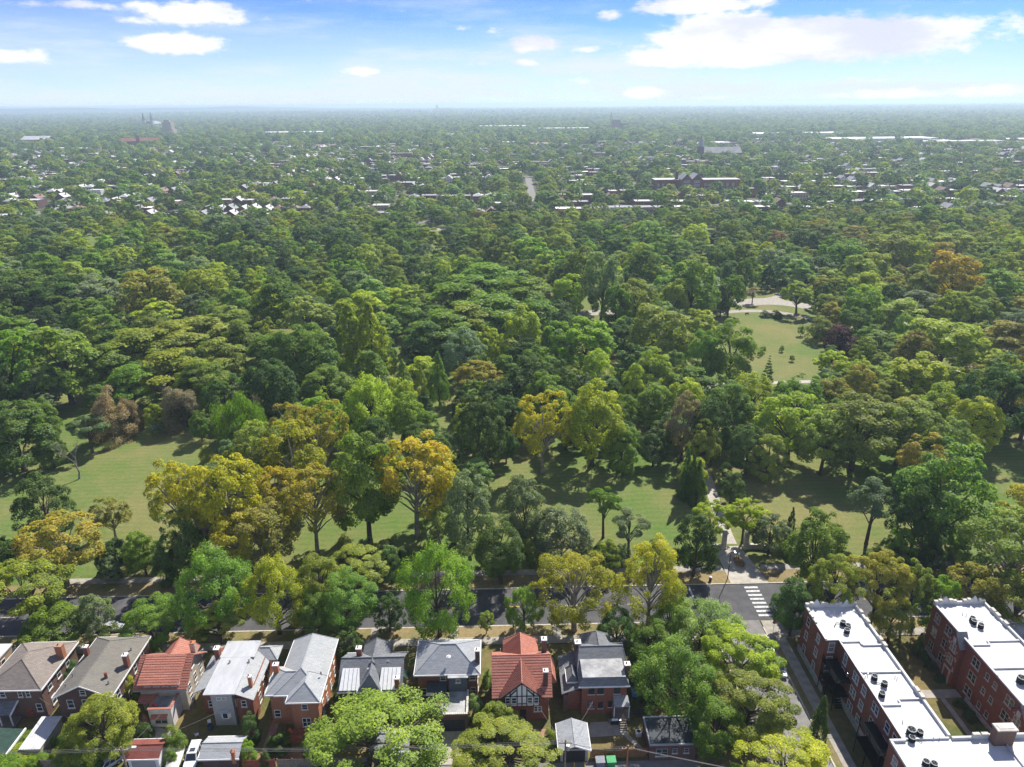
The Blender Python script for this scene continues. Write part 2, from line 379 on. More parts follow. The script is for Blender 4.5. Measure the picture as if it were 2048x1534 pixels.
struct('yard_ground', MB().poly((-420, 76.9, .015), (38.3, 76.9, .015), (38.3, 100.9, .015), (-420, 100.9, .015)), 'yard')
struct('courtyard_lawn', MB().poly((49, 40, .017), (120, 40, .017), (120, 102.9, .017), (49, 102.9, .017)), 'yard')
alley = struct('alley', MB().poly((-420, 60, .014), (38.3, 60, .014), (38.3, 76.3, .014), (-420, 76.3, .014)), 'asphalt_old')
# pavements laid in slabs: each slab that shows is a piece of its own
rnd = random.Random(5)
def slab_mesh(w, d, m):
    return cached(('slab', w, d, m), lambda: MB().box(-w/2+.015, w/2-.015, -d/2+.015, d/2-.015, -.1, 0).mesh('slab', m))
def paved(name, x0, x1, y0, y1, nx, ny, m, z=.14, lo=None, hi=None, parent_mat='soil'):
    """pavement bed with slabs between lo and hi along x; plain beyond"""
    p = struct(name, MB().poly((x0, y0, z-.05), (x1, y0, z-.05), (x1, y1, z-.05), (x0, y1, z-.05)), parent_mat)
    w, d = (x1-x0)/nx, (y1-y0)/ny
    for i in range(nx):
        for j in range(ny):
            inst('slab', slab_mesh(round(w, 3), round(d, 3), m), p, (x0+(i+.5)*w, y0+(j+.5)*d, z+rnd.uniform(-.006, .006)), rnd.uniform(-.003, .003))
    return p
paved('near_pavement', -84, 37.5, 101.0, 102.9, 68, 1, 'concrete')
struct('near_pavement', MB().box(-420, -84, 101.0, 102.9, -.1, .13), 'concrete')
paved('apartment_pavement', 51.5, 96, 101.0, 102.9, 25, 1, 'concrete')
paved('far_pavement', -96, 45.6, 120.9, 122.7, 78, 1, 'concrete')
paved('far_pavement', 53.6, 106, 120.9, 122.7, 29, 1, 'concrete')
paved('side_pavement', 49.0, 50.9, 60, 101.0, 1, 22, 'concrete')
paved('corner_pavement', 47.9, 51.5, 101.0, 105.7, 2, 3, 'concrete')
paved('driveway', -9.6, -5.6, 76.4, 82.4, 2, 3, 'concrete_pale', .08)
# paths from the verge steps to the houses, and yard surfaces
for x, y0, y1 in ((-66, 98.5, 101), (-53.5, 96, 101), (-43, 97, 101), (-31.5, 97, 101), (-20.5, 97, 101), (-9, 97, 101), (3.2, 96, 101), (15.5, 96, 101)):
    struct('garden_path', MB().box(x-.7, x+.7, y0, y1, -.1, .06), 'concrete')
for x in (-23.5, -9, 3.2, 9.8): struct('garden_path', MB().box(x-.7, x+.7, 102.95, 105.7, -.1, .15), 'concrete')
struct('yard_patio', MB().poly((12.2, 80.6, .05), (19.0, 80.9, .05), (18.6, 83.6, .05), (13.4, 83.4, .05)), 'concrete')
struct('yard_path', MB().poly((18.0, 81.0, .06), (18.8, 81.2, .06), (21.0, 77.9, .06), (20.4, 77.5, .06)), 'concrete')
struct('yard_patio', MB().poly((2.5, 78.8, .05), (7.4, 78.8, .05), (7.4, 82.4, .05), (2.5, 82.4, .05)), 'paving_brick')
struct('yard_patio', MB().poly((-14.4, 80.5, .05), (-10.7, 80.5, .05), (-10.7, 86.5, .05), (-14.4, 86.5, .05)), 'paving_brick')
struct('yard_path', MB().poly((-36.6, 78, .05), (-35.6, 78, .05), (-35.2, 86, .05), (-36.4, 86, .05)), 'paving_brick')
struct('yard_path', MB().poly((-40.6, 78.6, .05), (-38.8, 78.4, .05), (-37.9, 84, .05), (-39.6, 83.6, .05)), 'paving_brick')
struct('yard_patio', MB().poly((-57.6, 81, .05), (-51.5, 80.4, .05), (-51.0, 83.4, .05), (-57.4, 85.8, .05)), 'concrete')
struct('bare_soil', MB().poly((-74.2, 83.5, .05), (-72, 83.2, .05), (-70.0, 86.6, .05), (-71.6, 87.0, .05)), 'soil')
struct('bare_soil', MB().poly((-34.0, 77.5, .05), (-26.0, 77.5, .05), (-26.0, 80.5, .05), (-34.0, 80.2, .05)), 'soil')
struct('bare_soil', MB().poly((28.2, 70, .03), (38.2, 70, .03), (38.2, 82, .03), (28.2, 82, .03)), 'verge')
struct('courtyard_path', MB().box(60.6, 74.0, 86.6, 88.3, -.1, .06), 'concrete')
struct('courtyard_path', MB().box(61.0, 62.1, 71.5, 101, -.1, .05), 'concrete')
struct('courtyard_path', MB().box(70.4, 71.2, 72, 86.5, -.1, .05), 'concrete')
# painted markings on the road
for k in range(8):
    y = 107.0+k*1.18
    o = MB().box(48.1, 50.8, y, y+.55, .02, .026).build('crosswalk_stripe', 'paint', road)
MB().box(51.9, 52.35, 106.4, 111.2, .02, .026).build('stop_line', 'paint', road)
MB().box(37.0, 37.4, 111.4, 116.2, .02, .026).build('stop_line', 'paint', road)
for x in range(-96, 36, 12): 
    MB().box(x, x+3.2, 111.18, 111.32, .02, .026).build('centre_line', 'paint_yellow', road)
for x in range(58, 110, 12): MB().box(x, x+3.2, 111.18, 111.32, .02, .026).build('centre_line', 'paint_yellow', road)
# park entrance: forecourt, forked walk, the long path into the park, drives
struct('park_forecourt', MB().poly((45.8, 116.9, .135), (53.4, 116.9, .135), (51.6, 129.5, .135), (45.9, 129.5, .135)), 'concrete_pale')
def ribbon(name, pix, width, m, z=.05, n=24):
    P = [Vector(at(x, y)[:2]) for x, y in pix]; mbx = MB(); L, Rr = [], []
    Q = []
    for i in range(len(P)-1):
        p0, p1, p2, p3 = P[max(i-1, 0)], P[i], P[i+1], P[min(i+2, len(P)-1)]
        for k in range(6):
            t = k/6; Q.append(.5*((2*p1)+(p2-p0)*t+(2*p0-5*p1+4*p2-p3)*t*t+(3*p1-p0-3*p2+p3)*t**3))
    Q.append(P[-1])
    for i, q in enumerate(Q):
        d = (Q[min(i+1, len(Q)-1)]-Q[max(i-1, 0)]).normalized(); nrm = Vector((-d.y, d.x))*width/2
        L.append((q.x+nrm.x, q.y+nrm.y, z)); Rr.append((q.x-nrm.x, q.y-nrm.y, z))
    for i in range(len(Q)-1): mbx.poly(Rr[i], Rr[i+1], L[i+1], L[i])
    return struct(name, mbx, m)
ribbon('park_path', [(1462, 1088), (1450, 1060), (1432, 1010), (1412, 950), (1388, 880), (1376, 800), (1440, 770), (1560, 765), (1700, 760), (1900, 745), (2100, 690)], 2.6, 'concrete_pale')
ribbon('park_path', [(1385, 640), (1440, 626), (1520, 622), (1600, 632), (1680, 652), (1800, 648), (1930, 640), (2100, 640)], 4.0, 'concrete')
ribbon('park_drive', [(-60, 640), (120, 645), (250, 643), (330, 628), (470, 618), (520, 610), (700, 612), (900, 622), (1100, 628), (1280, 620), (1400, 606), (1500, 602), (1560, 596), (1600, 570), (1620, 545), (1700, 520), (1850, 560), (2100, 570)], 8.0, 'concrete')
ribbon('park_drive', [(1470, 608), (1530, 604), (1585, 608), (1640, 618)], 10.0, 'concrete', .06)
ribbon('park_path', [(-40, 770), (60, 766), (130, 762), (200, 770), (330, 772), (520, 770)], 3.0, 'concrete')
ribbon('park_drive', [(-300, 472), (150, 468), (340, 459), (700, 456), (850, 459), (1330, 456), (1440, 452), (1700, 445), (2300, 425)], 9.0, 'concrete')
struct('park_street', MB().poly((-900, 588, .035), (900, 588, .035), (900, 598, .035), (-900, 598, .035)), 'asphalt_old')
# ------------------------------------------------------------------ trees
def crown_mesh(name, kind, seed, n, leaf):
    """leaf-sized faces gathered in clumps through the crown; made for a tree 15 m tall and 12 m wide"""
    r = np.random.RandomState(seed)
    Ht, R = 15.0, 6.0
    def unit(k):
        v = r.normal(size=(k, 3)); return v/np.linalg.norm(v, axis=1)[:, None]
    ctr = np.array([0, 0, 9.0]); up = np.array([0, 0, 1.0])
    squash = .78; tilt = .55
    if kind in ('round', 'feather', 'plane', 'locust', 'oval', 'shrub'):
        K = {'round': 105, 'feather': 110, 'plane': 84, 'locust': 90, 'oval': 100, 'shrub': 60}[kind]
        d = unit(K*3); d = d[d[:, 2] > {'plane': -.6, 'locust': -.5, 'round': -.85, 'feather': -.9, 'oval': -.95, 'shrub': -.3}[kind]][:K]
        K = len(d)
        lob = 1+.12*np.sin(d[:, 0]*3.1+seed)+.12*np.sin(d[:, 1]*3.7+seed*2.1)+.10*np.sin(d[:, 2]*5+seed)
        rad = np.minimum(r.uniform(.42, .98, K)**.45*lob, 1.06)
        if kind == 'plane': ex = np.array([R*.92, R*.92, 5.6]); zc = 8.9; rc = r.uniform(.6, 1.45, K)
        elif kind == 'locust': ex = np.array([R*.98, R*.98, 4.8]); zc = 9.2; rc = r.uniform(.6, 1.3, K); squash = .6
        elif kind == 'feather': ex = np.array([R*.88, R*.88, 6.2]); zc = 8.0; rc = r.uniform(.6, 1.3, K); squash = 1.1
        elif kind == 'oval': ex = np.array([R*.8, R*.8, 6.6]); zc = 7.7; rc = r.uniform(.65, 1.5, K)
        elif kind == 'shrub': ex = np.array([R*.86, R*.86, 11.5]); zc = 2.0; rc = r.uniform(1.2, 2.2, K); squash = 1.2
        else: ex = np.array([R*.88, R*.88, 6.3]); zc = 8.1; rc = r.uniform(.65, 1.6, K)
        d2 = d*rad[:, None]
        if kind in ('feather', 'oval'): d2[:, :2] *= np.clip(1.12-.42*np.clip(d2[:, 2:3], -1, 1), .4, 1.3)
        cc = d2*ex+np.array([0, 0, zc]); ctr = np.array([0, 0, zc-1.5])
    elif kind == 'flat':
        K = 70; a = r.uniform(0, 2*np.pi, K); q = np.sqrt(r.uniform(0, 1, K))
        lay = r.randint(0, 5, K); z = np.array([6.0, 8.4, 10.6, 12.5, 14.0])[lay]; wr = np.array([.8, 1.0, .98, .85, .5])[lay]
        cc = np.stack([np.cos(a)*q*R*.88*wr, np.sin(a)*q*R*.88*wr, z+r.uniform(-1.1, 1.1, K)-2.0*q*q], 1); rc = r.uniform(1.0, 2.0, K); squash = .52; ctr = np.array([0, 0, 4.0])
    elif kind in ('cone', 'spruce', 'bald'):
        K = 95; t = r.uniform(0, 1, K)**.8; a = r.uniform(0, 2*np.pi, K)
        wid = {'cone': (1-t)**.8, 'spruce': (1-t), 'bald': (1-t**1.7)}[kind]
        q = wid*r.uniform(.6, 1.0, K)*R*.86
        if kind == 'spruce': t = np.round(t*9)/9
        cc = np.stack([np.cos(a)*q, np.sin(a)*q, (.7 if kind != 'bald' else 1.8)+t*{'cone': 13.6, 'spruce': 13.8, 'bald': 12.2}[kind]], 1)
        rc = (.75+1.0*wid)*r.uniform(.7, 1.1, K); squash = {'cone': 1.1, 'spruce': .3, 'bald': .8}[kind]; ctr = np.array([0, 0, 4.0])
    elif kind == 'pine':
        K = 22; a = r.uniform(0, 2*np.pi, K); q = np.sqrt(r.uniform(.03, 1, K)); z = 14.2-5.6*q**1.4+r.uniform(-1.2, .6, K)
        cc = np.stack([np.cos(a)*q*R*.8, np.sin(a)*q*R*.8, z], 1); rc = r.uniform(1.0, 1.9, K); squash = .45; ctr = np.array([0, 0, 7.0])
    elif kind == 'willow':
        K = 60; d = unit(K*2); d = d[d[:, 2] > -.1][:K]; K = len(d)
        cc = d*np.array([R*.85, R*.85, 5.4])*r.uniform(.6, 1, K)[:, None]+np.array([0, 0, 8.4]); rc = r.uniform(.9, 1.6, K); squash = 1.6
    w = rc**2; w = w/w.sum()
    ci = r.choice(K, n, p=w)
    outw = cc[ci]-ctr; outw = outw/np.maximum(np.linalg.norm(outw, axis=1), 1e-6)[:, None]
    d = unit(n)+outw*.62+up*.34; d /= np.linalg.norm(d, axis=1)[:, None]
    rr = r.uniform(.45, 1.08, n)[:, None]**.6
    p = cc[ci]+d*rr*rc[ci][:, None]*np.array([1, 1, squash])
    nrm = d*tilt+outw*.2+up*.38+unit(n)*.5; nrm /= np.linalg.norm(nrm, axis=1)[:, None]
    if kind == 'willow':
        fall = r.uniform(0, 1, n)**1.4*5.6; p[:, 2] = np.maximum(p[:, 2]-fall*(np.hypot(p[:, 0], p[:, 1])/R), .5)
    if kind == 'feather':      # upright sprays along each shoot
        p += (outw*.35+up*.65)*(r.uniform(0, 1, n)**2*1.25)[:, None]
    p[:, 2] = np.maximum(p[:, 2], .25)
    a1 = np.cross(nrm, unit(n)); a1 /= np.maximum(np.linalg.norm(a1, axis=1), 1e-6)[:, None]; a2 = np.cross(nrm, a1)
    L = leaf*r.uniform(.6, 1.35, n)[:, None]; Wd = L*r.uniform(.45, .8, n)[:, None]
    if kind in ('willow',): a1 = np.tile(up, (n, 1))*.9+a1*.3; L = L*1.6; Wd = Wd*.5
    V = np.stack([p-a1*L*.5, p+a2*Wd*.5+nrm*L*.06, p+a1*L*.5, p-a2*Wd*.5+nrm*L*.06], 1).reshape(-1, 3)
    me = bpy.data.meshes.new(name); me.vertices.add(len(V)); me.vertices.foreach_set('co', V.astype(np.float32).ravel())
    me.loops.add(4*n); me.loops.foreach_set('vertex_index', np.arange(4*n, dtype=np.int32))
    me.polygons.add(n); me.polygons.foreach_set('loop_start', np.arange(0, 4*n, 4, dtype=np.int32)); me.polygons.foreach_set('loop_total', np.full(n, 4, dtype=np.int32))
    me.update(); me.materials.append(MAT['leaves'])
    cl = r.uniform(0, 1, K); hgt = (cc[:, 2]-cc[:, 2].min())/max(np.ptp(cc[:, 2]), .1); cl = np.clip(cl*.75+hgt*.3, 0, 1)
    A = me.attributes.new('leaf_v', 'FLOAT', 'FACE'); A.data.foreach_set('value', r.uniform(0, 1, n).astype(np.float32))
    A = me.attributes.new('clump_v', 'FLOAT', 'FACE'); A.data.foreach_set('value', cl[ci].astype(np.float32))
    return me, cc[np.argsort(-rc)]

def trunk_mesh(name, kind, cc, seed, bark):
    r = random.Random(seed); m = MB()
    top = {'cone': 12, 'spruce': 13.5, 'bald': 13, 'pine': 12.5, 'flat': 12, 'shrub': 4, 'willow': 8}.get(kind, 8.5)
    r0 = {'shrub': .25, 'spruce': .25, 'cone': .3}.get(kind, .42)
    bx, by = r.uniform(-.5, .5), r.uniform(-.5, .5)
    pts = [(0, 0, -.3), (0, 0, .5), (bx*.4, by*.4, top*.35), (bx, by, top*.7), (bx*.7, by*.7, top)]
    m.tube(pts, [r0*1.35, r0, r0*.8, r0*.55, r0*.2], 8)
    nb = {'cone': 0, 'spruce': 0, 'bald': 8, 'pine': 12, 'plane': 24, 'locust': 22, 'flat': 20, 'shrub': 6}.get(kind, 16)
    for k in range(min(nb, len(cc))):
        c = cc[k]; h = max(1.2, min(top*.85, c[2]*r.uniform(.42, .62)))
        f = h/top; s = Vector((bx*f, by*f, h)); e = Vector(c); mid = s.lerp(e, .5)+Vector((r.uniform(-.4, .4), r.uniform(-.4, .4), r.uniform(.1, .7)))
        m.tube([s, mid, e], [r0*.42*(1-.4*f), r0*.24, .03], 5, False)
    return m.mesh(name, bark, smooth=True)

def dead_mesh(seed):
    r = random.Random(seed); m = MB()
    def grow(p, d, L, rad, lev):
        q = p+d*L; mid = p.lerp(q, .5)+Vector((r.uniform(-1, 1), r.uniform(-1, 1), r.uniform(-.3, .5)))*L*.12
        m.tube([p, mid, q], [rad, rad*.8, rad*.6], 6 if lev < 2 else 4, False)
        if lev >= 5: return
        for _ in range(2 if lev < 1 else 3):
            nd = (d+Vector((r.uniform(-1, 1), r.uniform(-1, 1), r.uniform(-.2, .7)))*.75).normalized()
            grow(q if r.random() < .7 else mid, nd, L*r.uniform(.55, .8), rad*.55, lev+1)
    grow(Vector((0, 0, -.2)), Vector((.05, .02, 1)), 5.0, .40, 0)
    return m.mesh('trunk', 'bark_grey', smooth=True)

BARK = {'plane': 'bark_pale', 'willow': 'bark_grey'}
PROTO = {}
def proto(kind, lod, var):
    key = (kind, lod, var)
    if key not in PROTO:
        n, leaf = {-1: (27000, .25), 0: (15000, .38), 1: (9000, .55), 2: (1000, 1.5)}[lod]
        if kind == 'plane': n = int(n*.72)
        if kind in ('pine',): n = int(n*.6)
        if kind in ('willow',): n = int(n*1.2)
        if kind in ('cone', 'bald', 'spruce', 'round', 'oval', 'shrub') and lod <= 0: n = int(n*1.1)
        seed = hash_(kind)*31+var*7+lod*101
        me, cc = crown_mesh('crown', kind, seed, n, leaf)
        PROTO[key] = (me, trunk_mesh('trunk', kind, cc, seed, BARK.get(kind, 'bark')))
    return PROTO[key]
def hash_(s): return sum(ord(c)*(i+3) for i, c in enumerate(s)) % 997

PAL = {'DG': (.098, .165, .040), 'G': (.176, .275, .046), 'BG': (.205, .330, .040), 'YG': (.330, .395, .054), 'Y': (.385, .362, .044), 'YO': (.330, .310, .064),
       'OL': (.262, .322, .066), 'GG': (.200, .265, .120), 'BR': (.290, .240, .140), 'PU': (.115, .038, .044), 'LG': (.235, .345, .105), 'OR': (.410, .330, .048)}
PALW = {'DG': 'dark green', 'G': 'mid green', 'BG': 'bright green', 'YG': 'yellow-green', 'Y': 'golden yellow', 'YO': 'ochre yellow', 'OL': 'olive green',
        'GG': 'grey-green', 'BR': 'brown', 'PU': 'purple', 'LG': 'pale green', 'OR': 'orange-yellow'}
KIND_NAME = {'round': 'broadleaf_tree', 'feather': 'maple_tree', 'plane': 'plane_tree', 'locust': 'locust_tree', 'oval': 'broadleaf_tree', 'shrub': 'shrub', 'flat': 'flat_topped_tree',
             'cone': 'conical_evergreen', 'spruce': 'spruce_tree', 'bald': 'cypress_tree', 'pine': 'pine_tree', 'willow': 'willow_tree', 'bare': 'dead_tree'}
KIND_WORD = {'round': 'round-crowned tree', 'feather': 'upswept leafy tree', 'plane': 'open-crowned tree', 'locust': 'spreading feathery tree', 'oval': 'upright oval tree', 'shrub': 'bushy shrub',
             'flat': 'flat-topped layered tree', 'cone': 'pointed evergreen', 'spruce': 'little spruce', 'bald': 'tall conical tree', 'pine': 'open pine', 'willow': 'weeping tree', 'bare': 'bare leafless tree'}
# things one can find in the photograph, used to say where a tree stands
MARKS = [(1468, 1095, 'the stone park gate'), (1385, 950, 'the three pointed evergreens'), (1680, 690, 'the purple shrub'), (1560, 665, 'the small right-hand lawn'),
         (150, 925, 'the bare dead tree'), (490, 850, 'the weeping willow'), (230, 985, 'the wide left lawn'), (1040, 1345, 'the red-tiled timbered house'),
         (897, 1325, 'the grey hip-roofed house'), (605, 1345, 'the orange brick house'), (470, 1350, 'the white-roofed house'), (335, 1360, 'the roof-deck house'),
         (70, 1340, 'the brown-roofed house'), (1720, 1340, 'the left apartment wing'), (1960, 1330, 'the right apartment wing'), (1515, 1210, 'the crosswalk'),
         (725, 670, 'the twin pale conical trees'), (240, 820, 'the brown bushes'), (1540, 600, 'the curved park drive'), (1890, 550, 'the tall orange-yellow tree'),
         (300, 590, 'the ochre tree by the drive'), (1190, 1360, 'the house with two white-capped chimneys'), (747, 1340, 'the house with white roof panels'),
         (880, 750, 'the slim conical pair'), (1875, 680, 'the huge yellow-green dome'), (965, 870, 'the dark drooping tree'), (1210, 1010, 'the lone pine on the lawn'),
         (960, 590, 'the central flat-topped grove'), (330, 700, 'the left flat-topped grove'), (1400, 452, 'the far park meadow'), (340, 462, 'the far left meadow'), (1870, 960, 'the tallest tree on the right'), (1250, 560, 'the clearing of bare earth')]
TREES = []      # (px, py, root object, kind, colour)
trng = random.Random(77)
def add_tree(x, y, h, w, kind, col, label=None, pxy=None, lod=None, depth=None):
    dist = math.hypot(x, y)
    if lod is None: lod = (-1 if dist < 124 and w > 8 and kind in ('feather', 'locust', 'oval', 'round', 'plane') else 0) if dist < 235 else 1
    if kind == 'bare':
        cm, tm = None, cached('dead%d' % (len(TREES) % 2), lambda: dead_mesh(len(TREES)))
    else:
        nv = {'round': 4, 'plane': 4, 'feather': 3, 'oval': 2, 'locust': 2, 'flat': 3, 'shrub': 2, 'cone': 1, 'spruce': 1, 'bald': 2, 'pine': 2, 'willow': 1}[kind]
        if lod == 1: nv = min(nv, 3)
        if lod == -1: nv = 2
        if lod == 2: kind2 = {'plane': 'round', 'feather': 'round', 'locust': 'round', 'flat': 'round'}.get(kind, kind)
        cm, tm = proto(kind if lod < 2 else kind2, lod, trng.randrange(nv) if lod < 2 else trng.randrange(2))
    nm = KIND_NAME[kind]
    root = thing(nm, label or 'x', 'shrub' if kind == 'shrub' else 'tree', (x, y, 0.0), trng.uniform(0, 6.28), )
    root.scale = (w/12.0, w/12.0*trng.uniform(.92, 1.08), h/15.0)
    t = inst('trunk', tm, root)
    if cm:
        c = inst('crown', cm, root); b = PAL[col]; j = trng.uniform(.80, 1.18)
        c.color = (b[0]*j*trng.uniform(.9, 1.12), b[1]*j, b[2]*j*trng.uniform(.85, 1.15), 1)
    if pxy is None:
        q = proj((x, y, h*.6)); pxy = (q[0], q[1])
    TREES.append((pxy[0], pxy[1], root, kind, col, label is not None))
    return root
def T(px, top, hb, wpx, kind, col, label=None):
    """a tree by its top pixel, its base pixel (or its height in metres) and its width in pixels"""
    if hb > 60:
        g = at(px, hb); d = ray(px, top); h = max(2.0, CAM[2]+d[2]/math.hypot(d[0], d[1])*math.hypot(g[0], g[1]))
    else:
        h = hb; g = at(px, top, h)
        if g[1] < 130: g = g-np.array([g[0]/g[1], 1, 0])*.26*wpx*proj(g)[2]/F_      # the far side of a broad crown shows highest
    z = proj((g[0], g[1], h*.6))[2]
    return add_tree(g[0], g[1], h, wpx*z/F_, kind, col, label, (px, top+wpx*.3))
# --- yard and street trees in front
T(740, 1378, 9.5, 285, 'feather', 'OL', 'large olive-yellow tree filling the bottom edge before the panelled roof')
T(180, 1375, 10.5, 135, 'oval', 'OL', 'bushy olive juniper beside the roof-deck house at lower left')
T(1015, 1428, 7.0, 185, 'locust', 'OL', 'broad olive tree at the bottom edge before the timbered house')
T(1000, 1396, 6.5, 80, 'round', 'OL')
T(1362, 1262, 14.0, 165, 'feather', 'G', 'tall mid green tree over the dark flat-roofed garage')
T(1485, 1236, 12.5, 150, 'locust', 'YG', 'yellow-tinged feathery tree on the corner beside the crosswalk')
T(1510, 1322, 12.0, 165, 'locust', 'OL', 'olive feathery street tree across from the black fire escapes')
T(1580, 1446, 9.0, 180, 'locust', 'YG', 'yellow-green tree at the bottom edge left of the apartments')
T(1440, 1380, 10.0, 120, 'round', 'G')
T(1412, 1180, 11.0, 140, 'feather', 'LG', 'fresh light green tree left of the crosswalk')
T(1350, 1190, 10.0, 110, 'round', 'G')
T(1238, 1208, 9.0, 98, 'round', 'DG', 'glossy dark magnolia behind the house with two white-capped chimneys')
T(1305, 1232, 11.0, 110, 'round', 'G')
T(1468, 1522, 5.0, 70, 'round', 'BG')
T(880, 1092, 1272, 148, 'feather', 'BG', 'bright green street tree standing before the grey hip-roofed house')
T(1148, 1106, 1262, 165, 'plane', 'Y', 'golden street tree directly behind the two-chimney house')
T(1295, 1080, 1262, 145, 'plane', 'Y', 'golden street tree nearest the park gate')
T(1048, 1178, 1262, 70, 'feather', 'G', 'small fresh green street tree behind the timbered house')
T(973, 1224, 1268, 34, 'plane', 'OL', 'sapling on the verge behind the grey hip-roofed house')
T(781, 1186, 1264, 62, 'oval', 'DG', 'small dark green street tree left of the bright green one')
T(706, 1148, 1264, 130, 'round', 'G')
T(560, 1119, 1268, 122, 'feather', 'YG', 'yellowing street tree with an orange tip behind the orange brick house')
T(446, 1096, 1262, 150, 'feather', 'G', 'feathery green tree on the verge behind the white-roofed house')
T(445, 1205, 1288, 95, 'locust', 'OL')
T(313, 1196, 1288, 118, 'round', 'G')
T(208, 1176, 1280, 74, 'oval', 'GG')
T(124, 1206, 1296, 140, 'round', 'G')
T(72, 1112, 1262, 158, 'locust', 'OL')
T(646, 1108, 1236, 105, 'round', 'OL')
T(724, 1098, 1180, 135, 'locust', 'OL')
T(640, 1180, 1272, 90, 'round', 'G')
T(783, 1083, 1166, 46, 'oval', 'LG')
T(803, 1098, 1142, 30, 'cone', 'DG')
T(692, 1260, 1320, 62, 'round', 'DG')
T(1578, 1158, 1272, 90, 'round', 'DG')
T(1655, 1100, 1262, 112, 'locust', 'OL', 'olive street tree beyond the corner of the left apartment wing')
T(1735, 1090, 1264, 122, 'locust', 'YO', 'ochre-olive street tree beyond the left apartment wing')
T(1775, 1180, 1285, 92, 'round', 'OL')
T(1800, 1112, 1262, 84, 'locust', 'OL')
T(1862, 1138, 1266, 78, 'oval', 'G')
T(2000, 1010, 1215, 190, 'plane', 'OL')
T(2015, 1130, 1275, 140, 'plane', 'OL')
T(1930, 1115, 1255, 110, 'plane', 'YO')
T(2035, 962, 1120, 120, 'plane', 'Y')
T(1633, 1384, 1478, 46, 'cone', 'DG', 'dark conical evergreen beside the black fire escape')
T(1833, 1262, 1312, 32, 'cone', 'DG', 'clipped dark bush at the corner of the right apartment wing')
# yard shrubs
for a in ((140, 1318, 1372, 48, 'DG'), (256, 1345, 1408, 46, 'YG'), (306, 1284, 1322, 40, 'OL'), (290, 1442, 1476, 34, 'DG'), (351, 1452, 1500, 52, 'G'), (246, 1454, 1500, 40, 'BG'),
          (346, 1494, 1526, 30, 'G'), (955, 1388, 1440, 40, 'LG'), (945, 1300, 1340, 22, 'G'), (506, 1420, 1480, 40, 'DG'), (498, 1478, 1520, 36, 'BG'), (532, 1500, 1530, 24, 'DG'), (560, 1466, 1496, 50, 'DG'), (625, 1466, 1500, 44, 'G'),
          (60, 1470, 1496, 70, 'G'), (50, 1500, 1528, 80, 'YG'), (25, 1510, 1550, 70, 'G'), (150, 1480, 1534, 70, 'OL'), (205, 1490, 1525, 60, 'G'), (1102, 1455, 1490, 26, 'BG'), (1090, 1475, 1500, 30, 'OL'), (678, 1350, 1400, 26, 'DG'), (1115, 1310, 1350, 22, 'DG'), (975, 1340, 1370, 24, 'G'), (1290, 1330, 1390, 60, 'DG'), (72, 1502, 1530, 50, 'BG'), (135, 1462, 1500, 40, 'G'), (118, 1490, 1520, 30, 'OL'), (95, 1470, 1490, 34, 'G'), (15, 1480, 1500, 30, 'G')):
    T(a[0], a[1], a[2], a[3], 'shrub', a[4])
for i in range(9): 
    x, y = 72.6, 97-1.2-i*2.7
    if abs(y-87.5) > 1.6: add_tree(x, y, 1.3+.3*(i % 2), 2.0, 'shrub', 'DG' if i % 3 else 'G')
# low growth along the park edge and between the street trees
us = random.Random(31)
for (x0, x1, y0, y1, n) in ((0, 420, 1100, 1160, 9), (560, 830, 1080, 1150, 8), (840, 1080, 1080, 1150, 6), (1130, 1330, 1100, 1150, 5), (1520, 1680, 1085, 1130, 4), (1740, 2040, 1095, 1160, 8), (380, 700, 1240, 1290, 5), (30, 200, 1270, 1296, 3)):
    for k in range(n):
        px, py = us.uniform(x0, x1), us.uniform(y0, y1); g_ = at(px, py)
        if 101 < g_[1] < 103 or 105 < g_[1] < 117.5: continue
        w_ = us.uniform(2.5, 5.5); add_tree(g_[0], g_[1], w_*us.uniform(.7, 1.5), w_, 'shrub', us.choice(['DG', 'DG', 'G', 'OL', 'GG']))
# --- the park edge
T(135, 1022, 1172, 158, 'plane', 'YO', 'ochre-yellow tree on the verge left of the far pavement')
T(232, 992, 1078, 76, 'plane', 'YO', 'slender ochre tree on the edge of the wide left lawn')
T(104, 932, 1080, 105, 'oval', 'DG', 'ragged dark evergreen standing on the wide left lawn')
T(20, 1070, 1152, 78, 'round', 'DG'); T(8, 1125, 1185, 50, 'round', 'YG')
T(223, 1106, 1162, 46, 'oval', 'GG'); T(236, 1078, 1146, 66, 'round', 'DG'); T(293, 1060, 1152, 74, 'round', 'G'); T(336, 1083, 1168, 58, 'bald', 'DG')
T(376, 1018, 1160, 98, 'round', 'DG')
T(376, 912, 1085, 112, 'plane', 'Y'); T(470, 900, 1120, 150, 'plane', 'Y', 'big golden tree leading the row beside the wide left lawn'); T(540, 1000, 1150, 140, 'plane', 'YO')
T(500, 1015, 1165, 120, 'plane', 'Y'); T(635, 925, 1105, 130, 'plane', 'YO'); T(420, 960, 1130, 90, 'plane', 'Y'); T(560, 930, 1080, 100, 'plane', 'Y')
T(600, 838, 1010, 150, 'plane', 'Y'); T(535, 845, 1000, 110, 'plane', 'OL'); T(655, 800, 965, 110, 'plane', 'Y'); T(600, 800, 950, 90, 'plane', 'YO'); T(500, 880, 1010, 80, 'plane', 'OL')
T(740, 865, 1082, 150, 'round', 'G', 'tall green tree between the golden ones')
T(835, 872, 1072, 165, 'plane', 'Y', 'golden tree with a tall bare trunk right of the tall green one'); T(880, 890, 1040, 90, 'plane', 'Y')
T(960, 780, 946, 104, 'oval', 'DG', 'dark drooping tree with its trunk on the lawn')
T(1085, 780, 946, 118, 'plane', 'Y', 'lone golden tree in the middle of the park lawn')
